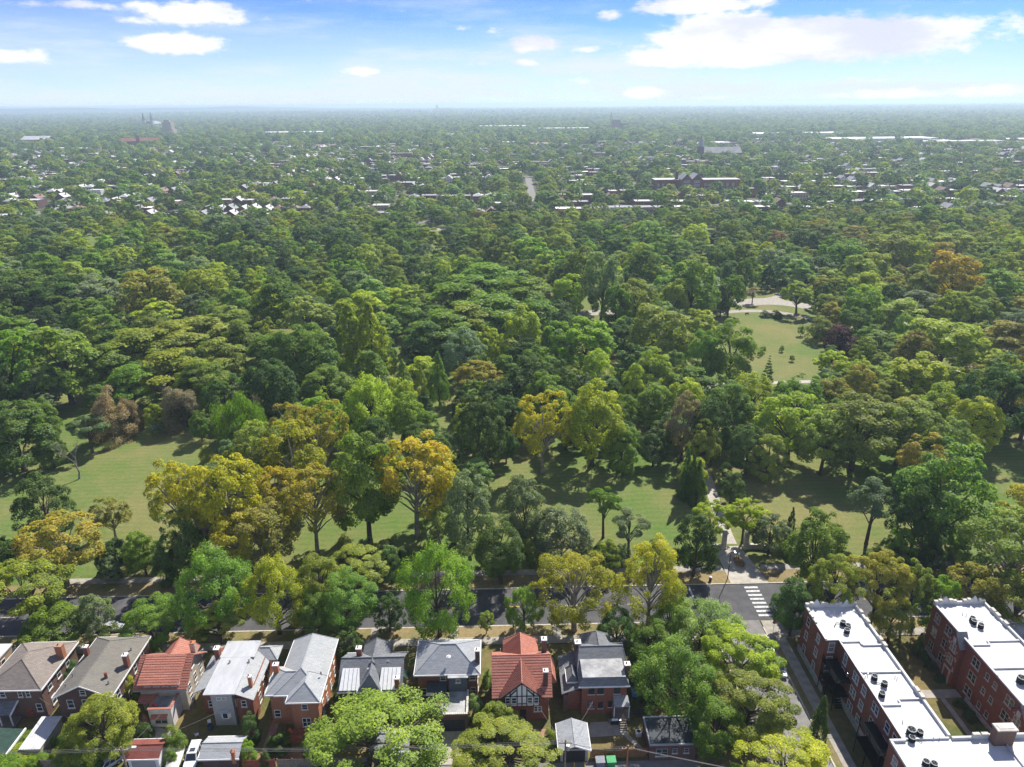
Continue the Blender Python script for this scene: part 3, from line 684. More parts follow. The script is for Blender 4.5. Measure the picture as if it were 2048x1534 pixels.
T(1184, 768, 932, 132, 'round', 'YG'); T(1240, 845, 942, 80, 'oval', 'G'); T(1130, 790, 900, 90, 'round', 'G')
T(940, 945, 1120, 112, 'round', 'GG'); T(1046, 958, 1100, 96, 'round', 'GG'); T(1002, 1042, 1168, 112, 'round', 'DG'); T(1122, 1018, 1126, 124, 'round', 'GG')
T(1206, 964, 1076, 82, 'pine', 'G', 'lone pine with a forked trunk on the central lawn')
T(1256, 1012, 1112, 84, 'pine', 'GG'); T(1212, 1078, 1152, 52, 'oval', 'OL'); T(880, 1000, 1090, 80, 'plane', 'OL')
T(1386, 1034, 1152, 92, 'round', 'DG', 'dense dark tree left of the stone park gate')
T(1422, 1000, 1092, 80, 'locust', 'YG'); T(1484, 994, 1086, 84, 'locust', 'YG'); T(1536, 1028, 1108, 74, 'round', 'GG')
T(1618, 1018, 1172, 124, 'round', 'G', 'dense rounded tree right of the stone park gate'); T(1580, 1012, 1062, 22, 'cone', 'DG')
T(1368, 893, 1000, 34, 'cone', 'DG', 'rear of the three pointed evergreens by the path'); T(1380, 905, 1004, 36, 'cone', 'DG', 'middle of the three pointed evergreens by the path'); T(1392, 918, 1012, 40, 'cone', 'DG', 'front of the three pointed evergreens by the path')
T(1460, 942, 1006, 50, 'oval', 'DG'); T(1447, 920, 972, 26, 'oval', 'DG')
T(1732, 942, 1088, 104, 'pine', 'GG'); T(1868, 876, 1100, 195, 'round', 'G', 'tallest green tree on the right, near the street')
T(1815, 950, 1120, 100, 'oval', 'DG'); T(1788, 1050, 1142, 60, 'oval', 'G'); T(1860, 1056, 1146, 50, 'oval', 'DG')
T(158, 872, 958, 64, 'bare', 'BR', 'bare dead tree on the wide left lawn')
T(186, 820, 906, 78, 'pine', 'GG', 'grey pine beside the bare dead tree')
T(50, 800, 942, 165, 'round', 'DG', 'dense dark thicket tree at the left lawn edge'); T(110, 850, 935, 60, 'oval', 'DG'); T(10, 860, 950, 70, 'round', 'DG'); T(90, 795, 900, 80, 'round', 'G')
T(228, 774, 882, 84, 'shrub', 'BR', 'large brown bush behind the grey pine'); T(268, 782, 858, 44, 'shrub', 'BR'); T(374, 758, 854, 78, 'shrub', 'BR', 'brown twiggy bush right of the large brown one')
T(405, 822, 886, 42, 'round', 'G', 'small tree casting its shadow on the wide left lawn'); T(316, 842, 874, 30, 'locust', 'GG', 'tiny tree alone on the wide left lawn')
T(490, 784, 910, 118, 'willow', 'G', 'weeping willow beside the golden trees'); T(415, 885, 925, 30, 'shrub', 'YG'); T(455, 870, 915, 40, 'shrub', 'G')
# --- middle of the park
for a in ((145, 652, 808, 150, 'round', 'G'), (45, 655, 830, 130, 'round', 'G'), (10, 700, 850, 90, 'round', 'DG'), (90, 720, 830, 90, 'round', 'GG'),
          (262, 660, 19, 150, 'flat', 'OL'), (335, 645, 19, 150, 'flat', 'OL'), (330, 705, 18, 160, 'flat', 'OL'), (402, 722, 17, 120, 'flat', 'OL'), (250, 730, 17, 110, 'flat', 'G'), (400, 632, 18, 125, 'flat', 'OL'), (455, 612, 18, 115, 'flat', 'OL'), (490, 640, 738, 80, 'flat', 'OL'), (430, 680, 17, 110, 'flat', 'OL'), (200, 690, 18, 110, 'flat', 'G'),
          (202, 552, 640, 126, 'round', 'GG'), (420, 526, 622, 92, 'oval', 'YG'), (485, 578, 642, 62, 'round', 'G'), (122, 556, 650, 140, 'round', 'DG'), (45, 540, 650, 130, 'round', 'DG'), (140, 590, 660, 90, 'round', 'G'),
          (620, 588, 700, 104, 'locust', 'OL'), (610, 652, 790, 150, 'round', 'G'), (640, 660, 760, 80, 'round', 'YG'), (545, 722, 850, 118, 'round', 'DG'), (658, 732, 822, 112, 'round', 'G'), (460, 745, 850, 90, 'round', 'DG'), (500, 770, 850, 70, 'round', 'BR'),
          (745, 752, 874, 112, 'feather', 'YG'), (815, 788, 884, 74, 'round', 'G'), (715, 800, 870, 50, 'round', 'BG'),
          (962, 720, 805, 104, 'locust', 'YO'), (930, 655, 760, 92, 'round', 'GG'), (1062, 712, 832, 130, 'round', 'DG'), (1110, 720, 820, 80, 'round', 'DG'), (1045, 615, 742, 92, 'round', 'YG'),
          (970, 528, 20, 150, 'flat', 'G'), (910, 565, 20, 150, 'flat', 'G'), (1045, 555, 20, 140, 'flat', 'G'), (880, 622, 20, 140, 'flat', 'G'), (985, 590, 20, 150, 'flat', 'G'), (1070, 600, 19, 120, 'flat', 'G'), (850, 645, 19, 100, 'flat', 'DG'), (930, 610, 19, 130, 'flat', 'OL'),
          (1132, 550, 652, 78, 'round', 'YG'), (1202, 498, 640, 84, 'round', 'GG'), (1158, 494, 622, 92, 'round', 'OL'), (1175, 640, 748, 130, 'round', 'BG'), (1120, 645, 740, 80, 'round', 'G'), (1316, 606, 740, 132, 'round', 'OL'), (1270, 560, 660, 80, 'round', 'OL'), (1230, 570, 670, 70, 'round', 'G'), (1300, 700, 800, 90, 'round', 'OL'), (1195, 700, 790, 70, 'round', 'YG'), (1262, 720, 830, 60, 'oval', 'YG'), (1090, 750, 860, 100, 'round', 'G'),
          (1377, 518, 645, 112, 'round', 'G'), (1345, 560, 660, 70, 'round', 'OL'), (1455, 548, 632, 58, 'round', 'G'), (1440, 568, 634, 40, 'bald', 'DG'), (1490, 506, 580, 46, 'oval', 'G'), (1534, 526, 580, 42, 'bald', 'DG'), (1564, 508, 570, 56, 'round', 'GG'), (1504, 572, 608, 34, 'pine', 'BR'),
          (1592, 560, 628, 66, 'locust', 'YG'), (1630, 508, 575, 76, 'round', 'DG'), (1706, 510, 590, 82, 'round', 'OL'), (1648, 553, 634, 56, 'oval', 'DG'), (1690, 560, 640, 46, 'oval', 'DG'), (1724, 564, 655, 62, 'plane', 'YG'), (1776, 566, 640, 60, 'round', 'DG'), (1828, 574, 650, 92, 'pine', 'GG'), (1833, 536, 590, 36, 'oval', 'Y'), (1950, 503, 600, 62, 'oval', 'OL'), (1937, 588, 665, 78, 'oval', 'G'), (1998, 590, 640, 46, 'round', 'DG'), (2018, 610, 690, 74, 'pine', 'GG'),
          (1642, 630, 682, 60, 'shrub', 'OL'), (1752, 660, 730, 72, 'locust', 'LG'), (1732, 650, 715, 60, 'round', 'G'), (1660, 690, 720, 40, 'shrub', 'DG'), (1705, 722, 762, 58, 'shrub', 'DG'), (1680, 716, 742, 38, 'shrub', 'BR'),
          (1826, 710, 812, 124, 'round', 'YG'), (1764, 756, 820, 66, 'round', 'OL'), (1652, 730, 796, 56, 'pine', 'GG'), (1592, 750, 850, 96, 'round', 'G'), (1494, 752, 820, 88, 'locust', 'OL'), (1574, 784, 920, 140, 'round', 'YG'), (1362, 758, 850, 84, 'round', 'YG'), (1362, 788, 920, 78, 'round', 'BR'), (1420, 800, 930, 94, 'round', 'DG'), (1400, 840, 950, 70, 'round', 'OL'), (1700, 794, 940, 180, 'round', 'OL'), (1640, 820, 950, 110, 'round', 'OL'), (1792, 800, 930, 150, 'round', 'OL'), (1878, 764, 860, 104, 'round', 'YG'), (1985, 705, 885, 150, 'round', 'DG'), (2040, 720, 880, 110, 'round', 'DG'), (1885, 834, 940, 90, 'round', 'LG'), (1530, 860, 960, 70, 'oval', 'OL'), (1490, 850, 950, 80, 'round', 'DG'),
          (1452, 644, 775, 112, 'round', 'G'), (1400, 660, 780, 80, 'round', 'G'), (1300, 770, 860, 90, 'round', 'G'), (1250, 790, 870, 70, 'round', 'G'),
          (1676, 475, 560, 92, 'round', 'G'), (1767, 462, 550, 92, 'round', 'OL'), (1812, 466, 550, 72, 'round', 'YG'), (1900, 462, 530, 100, 'round', 'OL'), (2026, 470, 540, 66, 'round', 'YG'), (1457, 440, 500, 54, 'round', 'OL'), (1552, 458, 510, 42, 'round', 'BR'), (1534, 484, 530, 40, 'round', 'YG'), (1610, 455, 520, 70, 'round', 'DG'), (1985, 500, 590, 70, 'round', 'OL'), (1740, 500, 570, 70, 'round', 'OL'), (2030, 540, 610, 70, 'round', 'OL'), (1870, 480, 540, 60, 'round', 'YO')):
    T(*a)
T(310, 537, 652, 126, 'round', 'YO', 'ochre-yellow dense tree beside the left park drive')
T(1892, 498, 618, 104, 'round', 'OR', 'tall orange-yellow tree standing at the right')
T(1682, 646, 702, 64, 'shrub', 'PU', 'purple-leaved shrub beside the small right-hand lawn')
T(1873, 632, 740, 172, 'round', 'YG', 'huge yellow-green dome-shaped tree on the right')
T(708, 602, 752, 92, 'bald', 'YG', 'left one of the twin pale conical trees'); T(748, 598, 762, 96, 'bald', 'YG', 'right one of the twin pale conical trees')
T(810, 714, 808, 52, 'bald', 'OL', 'rusty-olive slim conical tree'); T(845, 728, 806, 34, 'bald', 'OL'); T(880, 698, 818, 54, 'bald', 'G', 'green slim conical tree with a clear trunk')
T(700, 742, 812, 56, 'bare', 'BR', 'leafless grey tree among green ones near the centre left')
T(1534, 710, 762, 28, 'spruce', 'DG', 'little spruce at the front of the small right-hand lawn'); T(1650, 704, 746, 28, 'spruce', 'DG', 'little spruce near the purple shrub')
T(1525, 692, 706, 12, 'round', 'G', 'left one of the saplings on the small right-hand lawn'); T(1563, 690, 704, 10, 'oval', 'G', 'middle one of the saplings on the small right-hand lawn'); T(1583, 710, 723, 12, 'round', 'OL', 'lowest one of the saplings on the small right-hand lawn'); T(1601, 650, 672, 13, 'round', 'G', 'young tree at the far side of the small right-hand lawn')
T(1531, 620, 634, 22, 'shrub', 'DG', 'left one of two round bushes at the lawn path'); T(1553, 620, 635, 24, 'shrub', 'DG', 'right one of two round bushes at the lawn path')
T(1455, 654, 668, 26, 'shrub', 'OL', 'small bush at the left edge of the small right-hand lawn')

# --- fill the rest of the park with single trees, kept off lawns, drives and the trees already placed
taken = [(o.location.x, o.location.y, o.scale[0]*6) for (_, _, o, _, _, _) in TREES]
def clear_zone(px, py):
    for (x0, x1, y0, y1) in ((0, 330, 860, 1075), (330, 420, 870, 930), (1405, 1655, 622, 745), (1000, 1350, 935, 1075), (1430, 1640, 585, 640), (820, 905, 455, 480), (1330, 1440, 456, 474), (165, 215, 470, 488), (350, 450, 470, 482), (1430, 1790, 950, 1080), (1940, 2100, 860, 1000), (1150, 1230, 560, 650), (90, 180, 735, 800), (780, 830, 690, 750), (880, 920, 770, 850), (620, 900, 1000, 1130)):
        if x0 < px < x1 and y0 < py < y1: return True
    return False
fr = random.Random(21); fill = []
WT = ['round']*10+['oval']*4+['bald']
for _ in range(26000):
    y = math.sqrt(fr.uniform(150**2, 582**2)); x = fr.uniform(-.82, .82)*y+3
    q = proj((x, y, 0))
    if not (-160 < q[0] < 2210) or clear_zone(q[0], q[1]): continue
    w = fr.choice((9.5, 12, 14, 16, 18, 20))*fr.uniform(.9, 1.1); h = 7+w*.62*fr.uniform(.6, 1.45)
    if y < 230: w *= .7; h *= .75
    if y > 500: h *= .68; w *= .85
    q2, q3 = proj((x, y, h)), proj((x, y, h*.5))
    if clear_zone(q2[0], q2[1]) or clear_zone(q3[0], q3[1]): continue
    if any((x-a)**2+(y-b)**2 < ((w*.5+c)*.80)**2 for a, b, c in taken): continue
    side_ = q[0]/2048
    cw = ['DG', 'G', 'G', 'OL', 'GG', 'BG', 'YG', 'G', 'OL', 'LG', 'YG', 'DG', 'DG'] if side_ < .78 else ['OL', 'OL', 'YG', 'G', 'YG', 'YO', 'YO', 'OL']
    if y > 480: cw = ['G', 'G', 'OL', 'OL', 'YG', 'GG', 'YO', 'DG']
    fill.append((x, y, h, w, fr.choice(WT), fr.choice(cw))); taken.append((x, y, w/2))
fill.sort(key=lambda a: a[1])
n_single = max(0, 300-sum(1 for t in TREES if t[3] != 'shrub'))
inview = [a for a in fill if -20 < proj((a[0], a[1], 8))[0] < 2068]
single = inview[:n_single-8]+inview[-8:]          # the nearest, and a few against the far street
WOODS = [a for a in fill if a not in single]
for i, a in enumerate(single): add_tree(*a, lod=2 if i >= len(single)-8 else None)
for i, k in enumerate((('round', 2, 0), ('round', 2, 1), ('oval', 2, 0), ('oval', 2, 1))):      # far-off crowns share four shapes
    r_ = TREES[-8+i*2][2]
    for ch in r_.children:
        ch.data = proto(*k)[0 if ch.name.startswith('crown') else 1]
# --- labels: colour and shape, then where it stands next to something one can find
bags = {}
for (px, py, o, kind, col, has) in TREES:
    if has: continue
    best = min(MARKS, key=lambda m: math.hypot(m[0]-px, (m[1]-py)*1.3))
    dx, dy = px-best[0], (py-best[1])*1.3
    rel = ('right of' if dx > 0 else 'left of') if abs(dx) > abs(dy) else ('in front of' if dy > 0 else 'behind')
    bags.setdefault((best[2], rel, PALW[col], KIND_WORD[kind]), []).append((math.hypot(dx, dy), o))
for (mk, rel, cw, kw), lst in bags.items():
    lst.sort(key=lambda a: a[0])
    for i, (_, o) in enumerate(lst):
        o['label'] = f'{cw} {kw} {rel} {mk}' if len(lst) == 1 else f'{cw} {kw}, {ordinal(i, "nearest")} such {rel} {mk}'
for (px, py, o, kind, col, has) in TREES:
    o['group'] = 'shrubs and bushes' if kind == 'shrub' else ('street trees' if 101 < o.location.y < 121 else 'yard trees' if o.location.y < 101 else 'park trees')
# ------------------------------------------------------------------ building helpers
FACE = {'S': 0.0, 'E': math.pi/2, 'W': -math.pi/2, 'N': math.pi}
def win(parent, face, plane, a, z, w=1.0, h=1.6, frame='white_paint', pane='glass', cols=1, sill='limestone'):
    """a window in a wall: frame with rails, pane set back inside it, sill below"""
    def mk():
        f = MB(); b = .07
        f.box(-w/2, -w/2+b, -.06, .05, 0, h).box(w/2-b, w/2, -.06, .05, 0, h).box(-w/2+b, w/2-b, -.06, .05, 0, b).box(-w/2+b, w/2-b, -.06, .05, h-b, h)
        f.box(-w/2+b, w/2-b, -.05, .04, h*.5-.03, h*.5+.03)
        for c in range(1, cols): f.box(-w/2+w*c/cols-.05, -w/2+w*c/cols+.05, -.058, .04, b, h-b)
        p = MB().poly((-w/2+b, -.022, b), (w/2-b, -.022, b), (w/2-b, -.022, h-b), (-w/2+b, -.022, h-b))
        s = MB().box(-w/2-.1, w/2+.1, -.14, 0, -.14, -.002)
        return f.mesh('window', frame), p.mesh('pane', pane), s.mesh('sill', sill)
    fm, pm, sm = cached(('win', w, h, frame, pane, cols, sill), mk)
    bx, by, bz = world_base(parent)
    loc = (a, plane, z) if face in 'SN' else (plane, a, z)
    o = inst('window', fm, parent, (loc[0]-bx, loc[1]-by, loc[2]-bz), FACE[face])
    inst('pane', pm, o); inst('sill', sm, o)
    return o
def roof_hip(parent, x0, x1, y0, y1, ze, zr, axis, h0, h1, m, t=.16, name='roof', gable=None, trim='white_paint', wall_in=.4):
    """pitched roof over its eave rectangle; h0/h1 are the hip runs at the two ridge ends (0 = gable)"""
    if axis == 'y': xm = (x0+x1)/2; A, B = (xm, y0+h0, zr), (xm, y1-h1, zr); P = [(x0, y0, ze), (x1, y0, ze), (x1, y1, ze), (x0, y1, ze)]
    else: ym = (y0+y1)/2; A, B = (x0+h0, ym, zr), (x1-h1, ym, zr); P = [(x0, y1, ze), (x0, y0, ze), (x1, y0, ze), (x1, y1, ze)]
    # P[0],P[1] at end A; P[2],P[3] at end B
    r = MB(); r.slab([P[1], P[2], B, A], t); r.slab([P[3], P[0], A, B], t)
    if h0 > 0: r.slab([P[0], P[1], A], t)
    if h1 > 0: r.slab([P[2], P[3], B], t)
    o = r.build(name, m, parent)
    # ridge and hip caps
    rc = MB(); rc.tube([A, B], .09, 5)
    for (h, a, b, c) in ((h0, P[0], P[1], A), (h1, P[2], P[3], B)):
        if h > 0: rc.tube([a, c], .07, 5).tube([b, c], .07, 5)
    rc.build('ridge_cap', m, o)
    if trim:
        e = .07
        def gut(*b): MB().box(*b).build('gutter', trim, o)
        if axis == 'x' or h0 > 0: gut(x0-e, x1+e, y0-e-.03, y0-.005, ze-.26, ze-.02)
        if axis == 'x' or h1 > 0: gut(x0-e, x1+e, y1+.005, y1+e+.03, ze-.26, ze-.02)
        if axis == 'y' or h0 > 0: gut(x0-e-.03, x0-.005, y0, y1, ze-.25, ze-.02)
        if axis == 'y' or h1 > 0: gut(x1+.005, x1+e+.03, y0, y1, ze-.25, ze-.02)
        if axis == 'y' and h0 == 0: MB().slab([(x0, y0-.06, ze), (x0, y0-.004, ze), (A[0], y0-.004, zr), (A[0], y0-.06, zr)], .24).slab([(A[0], y0-.06, zr), (A[0], y0-.004, zr), (x1, y0-.004, ze), (x1, y0-.06, ze)], .24).build('bargeboard', trim, o)
    if gable:
        k = wall_in; gm = MB()
        for (h, end) in ((h0, 0), (h1, 1)):
            if h > 0: continue
            if axis == 'y':
                yy = y0+k if end == 0 else y1-k
                gm.poly((x0+k, yy, ze-.17), (x1-k, yy, ze-.17), (A[0], yy, zr-.17-.0)) if end == 0 else gm.poly((x1-k, yy, ze-.17), (x0+k, yy, ze-.17), (A[0], yy, zr-.17))
            else:
                xx = x0+k if end == 0 else x1-k
                gm.poly((xx, y1-k, ze-.17), (xx, y0+k, ze-.17), (xx, A[1], zr-.17)) if end == 0 else gm.poly((xx, y0+k, ze-.17), (xx, y1-k, ze-.17), (xx, A[1], zr-.17))
        if gm.f: gm.build('gable_wall', gable, parent)
    return o
def courses(parent, quad, n, m, step=.05, name='roof_tiles'):
    """overlapping courses of tiles on a slope: quad = eave-left, eave-right, ridge-right, ridge-left"""
    a, b, c, d = [Vector(p) for p in quad]; nrm = (b-a).cross(d-a).normalized(); mb_ = MB()
    for i in range(n):
        t0, t1 = i/n, min(1, (i+1.12)/n)
        p, q, r_, s = a.lerp(d, t0), b.lerp(c, t0), b.lerp(c, t1), a.lerp(d, t1)
        up = nrm*step; lo = nrm*.012
        mb_.poly(p+up+lo, q+up+lo, r_+lo, s+lo); mb_.poly(p+lo*.2, q+lo*.2, q+up+lo, p+up+lo)
    return tag(mb_.build(name, m, parent), kind='stuff')
def ribs(parent, quad, n, m, r=.06, name='roof_tiles'):
    """barrel-tile rows running down a slope"""
    a, b, c, d = [Vector(p) for p in quad]; nrm = (b-a).cross(d-a).normalized(); mb_ = MB()
    for i in range(n):
        t = (i+.5)/n; mb_.tube([a.lerp(b, t)+nrm*.02, d.lerp(c, t)+nrm*.02], r, 5, False)
    return tag(mb_.build(name, m, parent), kind='stuff')
def chimney(parent, px, py, zb, h, w=.8, d=.6, m='brick', cap='white_paint'):
    p = at(px, py, zb); x, y = p[0], p[1]
    o = MB().box(x-w/2, x+w/2, y-d/2, y+d/2, zb-1.2, zb+h).build('chimney', m, parent)
    c = MB().box(x-w/2-.06, x+w/2+.06, y-d/2-.06, y+d/2+.06, zb+h+.002, zb+h+.16)
    c.build('chimney_cap', cap, o)
    MB().tube([(x-.12, y, zb+h+.162), (x-.12, y, zb+h+.42)], .11, 8).build('flue_pot', 'brick', o)
    return o
def vent(parent, px, py, z, r=.12, h=.45, m='steel'):
    p = at(px, py, z); return MB().tube([(p[0], p[1], z-.2), (p[0], p[1], z+h)], r, 8).build('roof_vent', m, parent)
def walls(parent, x0, x1, y0, y1, z1, m, z0=-.2, name='wall'):
    return MB().box(x0, x1, y0, y1, z0, z1).build(name, m, parent)
def door(parent, face, plane, a, w=.95, h=2.05, m='wood_red', z=.1):
    me = cached(('door', w, h, m), lambda: (MB().box(-w/2, w/2, -.05, .02, 0, h).mesh('door', m), MB().tube([(w/2-.12, -.05, 1.0), (w/2-.12, -.12, 1.0)], .035, 6).mesh('door_handle', 'steel')))
    bx, by, bz = world_base(parent); loc = (a, plane, z) if face in 'SN' else (plane, a, z)
    o = inst('door', me[0], parent, (loc[0]-bx, loc[1]-by, loc[2]-bz), FACE[face]); inst('door_handle', me[1], o); return o
def house(label, x, y, cat='house', name='brick_house', group='houses along the street'): return thing(name, label, cat, (x, y, 0), 0, group)

# ------------------------------------------------------------------ the row of houses (left to right)
h0 = house('flat-roofed tan brick house cut off by the left edge', -88, 92)
walls(h0, -93, -83.0, 87.5, 97, 5.7, 'brick_tan')
rf = MB().box(-93.2, -82.8, 87.3, 97.2, 5.71, 5.95).build('roof', 'white_membrane', h0)
MB().box(-93.3, -82.7, 87.2, 87.5, 5.955, 6.2).build('parapet', 'limestone', rf)
for y in (89.5, 92, 94.5): win(h0, 'E', -83.0, y, 3.4); win(h0, 'E', -83.0, y, .9)
for x in (-91, -88, -85): win(h0, 'S', 87.5, x, 3.3); win(h0, 'S', 87.5, x, .9)

h1 = house('brown shingle hip-roofed brick house with a dark rear porch', -76.3, 91.7)
walls(h1, -80.5, -72.2, 87.0, 96.6, 6.05, 'brick_brown')
roof_hip(h1, -81.0, -71.7, 86.5, 97.1, 6.2, 8.7, 'y', 3.9, 5.0, 'shingle_brown')
chimney(h1, 122, 1306, 7.1, 1.5, 1.1, .8, 'brick_orange', 'brick_orange')
for x in (-79.3, -78.2): win(h1, 'S', 87.0, x, 4.35, .85, 1.2)
for x in (-75.5, -74.3): win(h1, 'S', 87.0, x, 4.35, .7, 1.2)
win(h1, 'S', 87.0, -73.2, 1.4, .9, 1.5); door(h1, 'S', 87.0, -74.9)
for y in (89, 91.5, 94): win(h1, 'E', -72.2, y, 3.9); win(h1, 'E', -72.2, y, 1.0)
pr = MB().slab([(-80.2, 84.9, 2.9), (-76.3, 84.9, 2.9), (-76.3, 87.0, 3.6), (-80.2, 87.0, 3.6)], .16).build('porch_roof', 'shingle_dark', h1)
MB().slab([(-76.29, 84.86, 2.92), (-76.1, 84.86, 2.92), (-76.1, 87.0, 3.64), (-76.29, 87.0, 3.64)], .2).build('fascia', 'white_paint', pr)
for x in (-80.0, -78.2, -76.5): MB().box(x-.07, x+.07, 85.0, 85.14, 0, 2.85).build('porch_post', 'white_paint', h1)
MB().box(-80.2, -76.2, 84.9, 86.99, 0, .5).build('porch_floor', 'wood_grey', h1)

h2 = house('long grey-brown roofed brick house with a rear gable', -64.5, 91)
walls(h2, -68.6, -60.4, 85.2, 97.6, 6.05, 'brick_dark')
roof_hip(h2, -69.0, -60.0, 84.7, 98.0, 6.2, 8.5, 'y', 0, 3.6, 'shingle_olive', gable='brick_dark', wall_in=.5)
chimney(h2, 175, 1309, 6.8, 1.6, .7, .6, 'brick'); chimney(h2, 254, 1327, 6.9, 1.7, .7, .7, 'brick')
for p in ((262, 1299), (160, 1356), (145, 1351), (217, 1366), (131, 1372)): vent(h2, p[0], p[1], 7.0)
MB().tube([(-62.0, 87.6, 7.0), (-62.0, 87.6, 8.2)], .22, 10).build('roof_vent', 'brick', h2)
for x in (-66.8, -64.5, -62.2): win(h2, 'S', 85.2, x, 3.7); win(h2, 'S', 85.2, x, .9)
win(h2, 'S', 85.2, -64.5, 6.2, .9, 1.0)
for y in (87, 89.8, 92.5, 95): win(h2, 'E', -60.4, y, 3.7); win(h2, 'E', -60.4, y, .9)
for y in (88, 93): win(h2, 'W', -68.6, y, 3.7)

h3 = house('pale stucco house with red tile roof and a rear roof deck', -54, 91, name='stucco_house')
walls(h3, -57.6, -50.4, 87.9, 94.8, 4.8, 'stucco_tan')
o = roof_hip(h3, -58.2, -49.8, 87.2, 95.4, 4.9, 8.1, 'x', 0, 0, 'tile_red', gable='stucco_tan', trim='trim_grey', wall_in=.6)
courses(o, [(-58.2, 87.2, 4.92), (-49.8, 87.2, 4.92), (-49.8, 91.3, 8.12), (-58.2, 91.3, 8.12)], 13, 'tile_red')
dm = MB().slab([(-57.2, 86.9, 6.15), (-50.8, 86.9, 6.15), (-50.8, 91.25, 8.3), (-57.2, 91.25, 8.3)], .16).build('dormer_roof', 'tile_red', h3)
courses(dm, [(-57.2, 86.9, 6.16), (-50.8, 86.9, 6.16), (-50.8, 91.25, 8.31), (-57.2, 91.25, 8.31)], 12, 'tile_red')
MB().box(-56.9, -51.1, 87.6, 90.6, 5.0, 6.3).build('dormer_wall', 'stucco', h3)
for x in (-56, -54.6, -53.2, -51.8): win(h3, 'S', 87.6, x, 5.25, .9, .85)
fg = roof_hip(h3, -56.2, -51.0, 91.3, 96.2, 5.6, 8.0, 'y', 0, .8, 'tile_red', name='front_gable_roof', trim=None)
chimney(h3, 388, 1302, 6.6, 1.7, .8, .7, 'stucco_tan', 'brick_orange')
ex = walls(h3, -55.0, -51.5, 84.6, 87.85, 2.9, 'stucco', name='rear_extension')
MB().box(-54.7, -51.8, 84.9, 87.8, 2.91, 3.0).build('deck_floor', 'grey_membrane', h3)
pw = MB().box(-55.0, -51.5, 84.6, 84.85, 2.905, 3.55).box(-55.0, -54.75, 84.852, 87.6, 2.905, 3.55).box(-51.75, -51.5, 84.852, 87.6, 2.905, 3.55).build('deck_parapet', 'stucco', h3)
MB().box(-55.08, -51.42, 84.52, 84.93, 3.552, 3.66).box(-55.08, -54.67, 84.932, 87.65, 3.552, 3.66).box(-51.83, -51.42, 84.932, 87.65, 3.552, 3.66).build('coping', 'tile_red', pw)
win(h3, 'S', 84.6, -53.3, .7, 1.9, 1.4, 'trim_grey', 'glass', 2); MB().slab([(-54.6, 83.9, 2.25), (-52.1, 83.9, 2.25), (-52.1, 84.58, 2.6), (-54.6, 84.58, 2.6)], .08).build('awning', 'tile_red', h3)
door(h3, 'S', 87.9, -56.4, m='wood_grey'); MB().slab([(-57.6, 86.4, 3.0), (-55.1, 86.4, 3.0), (-55.1, 87.88, 3.4), (-57.6, 87.88, 3.4)], .1).build('awning', 'tile_red', h3)
for y in (89.2, 91.5, 93.6): win(h3, 'E', -50.4, y, 2.9, .9, 1.3); win(h3, 'E', -50.4, y, .6, .9, 1.3)
win(h3, 'E', -50.4, 91.3, 5.6, 1.0, 1.2)

h4 = house('brick house with bright white flat roof and grey sided rear wing', -43.5, 91)
walls(h4, -47.6, -39.2, 87.2, 95.6, 5.5, 'brick')
walls(h4, -41.5, -38.9, 85.0, 87.15, 5.0, 'brick', name='rear_wing')
se = walls(h4, -45.0, -41.8, 84.6, 87.15, 6.2, 'siding', name='sided_wing')
MB().box(-46.0, -41.2, 84.35, 92.2, 6.3, 6.5).box(-46.2, -40.6, 92.203, 96.0, 6.3, 6.52).build('roof', 'white_coating', h4)
MB().box(-45.7, -41.4, 87.2, 95.5, 5.5, 6.29).build('clerestory_wall', 'siding', h4)
sr = MB().slab([(-46.01, 86.0, 6.35), (-46.01, 94.0, 6.35), (-48.3, 94.0, 5.2), (-48.3, 86.0, 5.2)], .16).build('side_roof', 'shingle_light', h4)
MB().slab([(-41.19, 94.0, 6.35), (-41.19, 84.5, 6.35), (-38.5, 84.5, 5.1), (-38.5, 94.0, 5.1)], .16).build('side_roof', 'shingle_light', h4)
roof_hip(h4, -40.6, -37.2, 92.8, 96.2, 5.2, 6.4, 'x', .1, 1.6, 'shingle_light', name='front_bay_roof', trim=None)
chimney(h4, 437, 1315, 5.9, 1.9, .8, .8, 'brick'); chimney(h4, 502, 1371, 5.7, 1.8, .5, .5, 'brick_orange')
for p in ((460, 1326), (430, 1322), (498, 1324)): vent(h4, p[0], p[1], 6.4, .16, .5)
bay = MB().prism([(-43.9, 84.59), (-43.6, 84.2), (-42.7, 84.2), (-42.4, 84.59)], 1.7, 2.95).build('bay_window', 'white_paint', h4)
MB().slab([(-44.0, 84.05, 2.98), (-42.3, 84.05, 2.98), (-42.4, 84.58, 3.3), (-43.9, 84.58, 3.3)], .06).build('bay_roof', 'shingle_grey', bay)
MB().poly((-43.5, 84.19, 1.85), (-42.8, 84.19, 1.85), (-42.8, 84.19, 2.8), (-43.5, 84.19, 2.8)).build('pane', 'glass', bay)
win(h4, 'S', 84.6, -43.4, 5.2, 1.5, .5, cols=2); win(h4, 'S', 85.0, -40.3, 3.3, .8, 1.3); win(h4, 'S', 87.2, -46.5, 1.2, .8, 1.3)
for y in (88.5, 90.8, 93.2): win(h4, 'E', -39.2, y, 3.4); win(h4, 'E', -39.2, y, .8)
win(h4, 'E', -41.8, 85.8, 3.2, .8, 1.2)

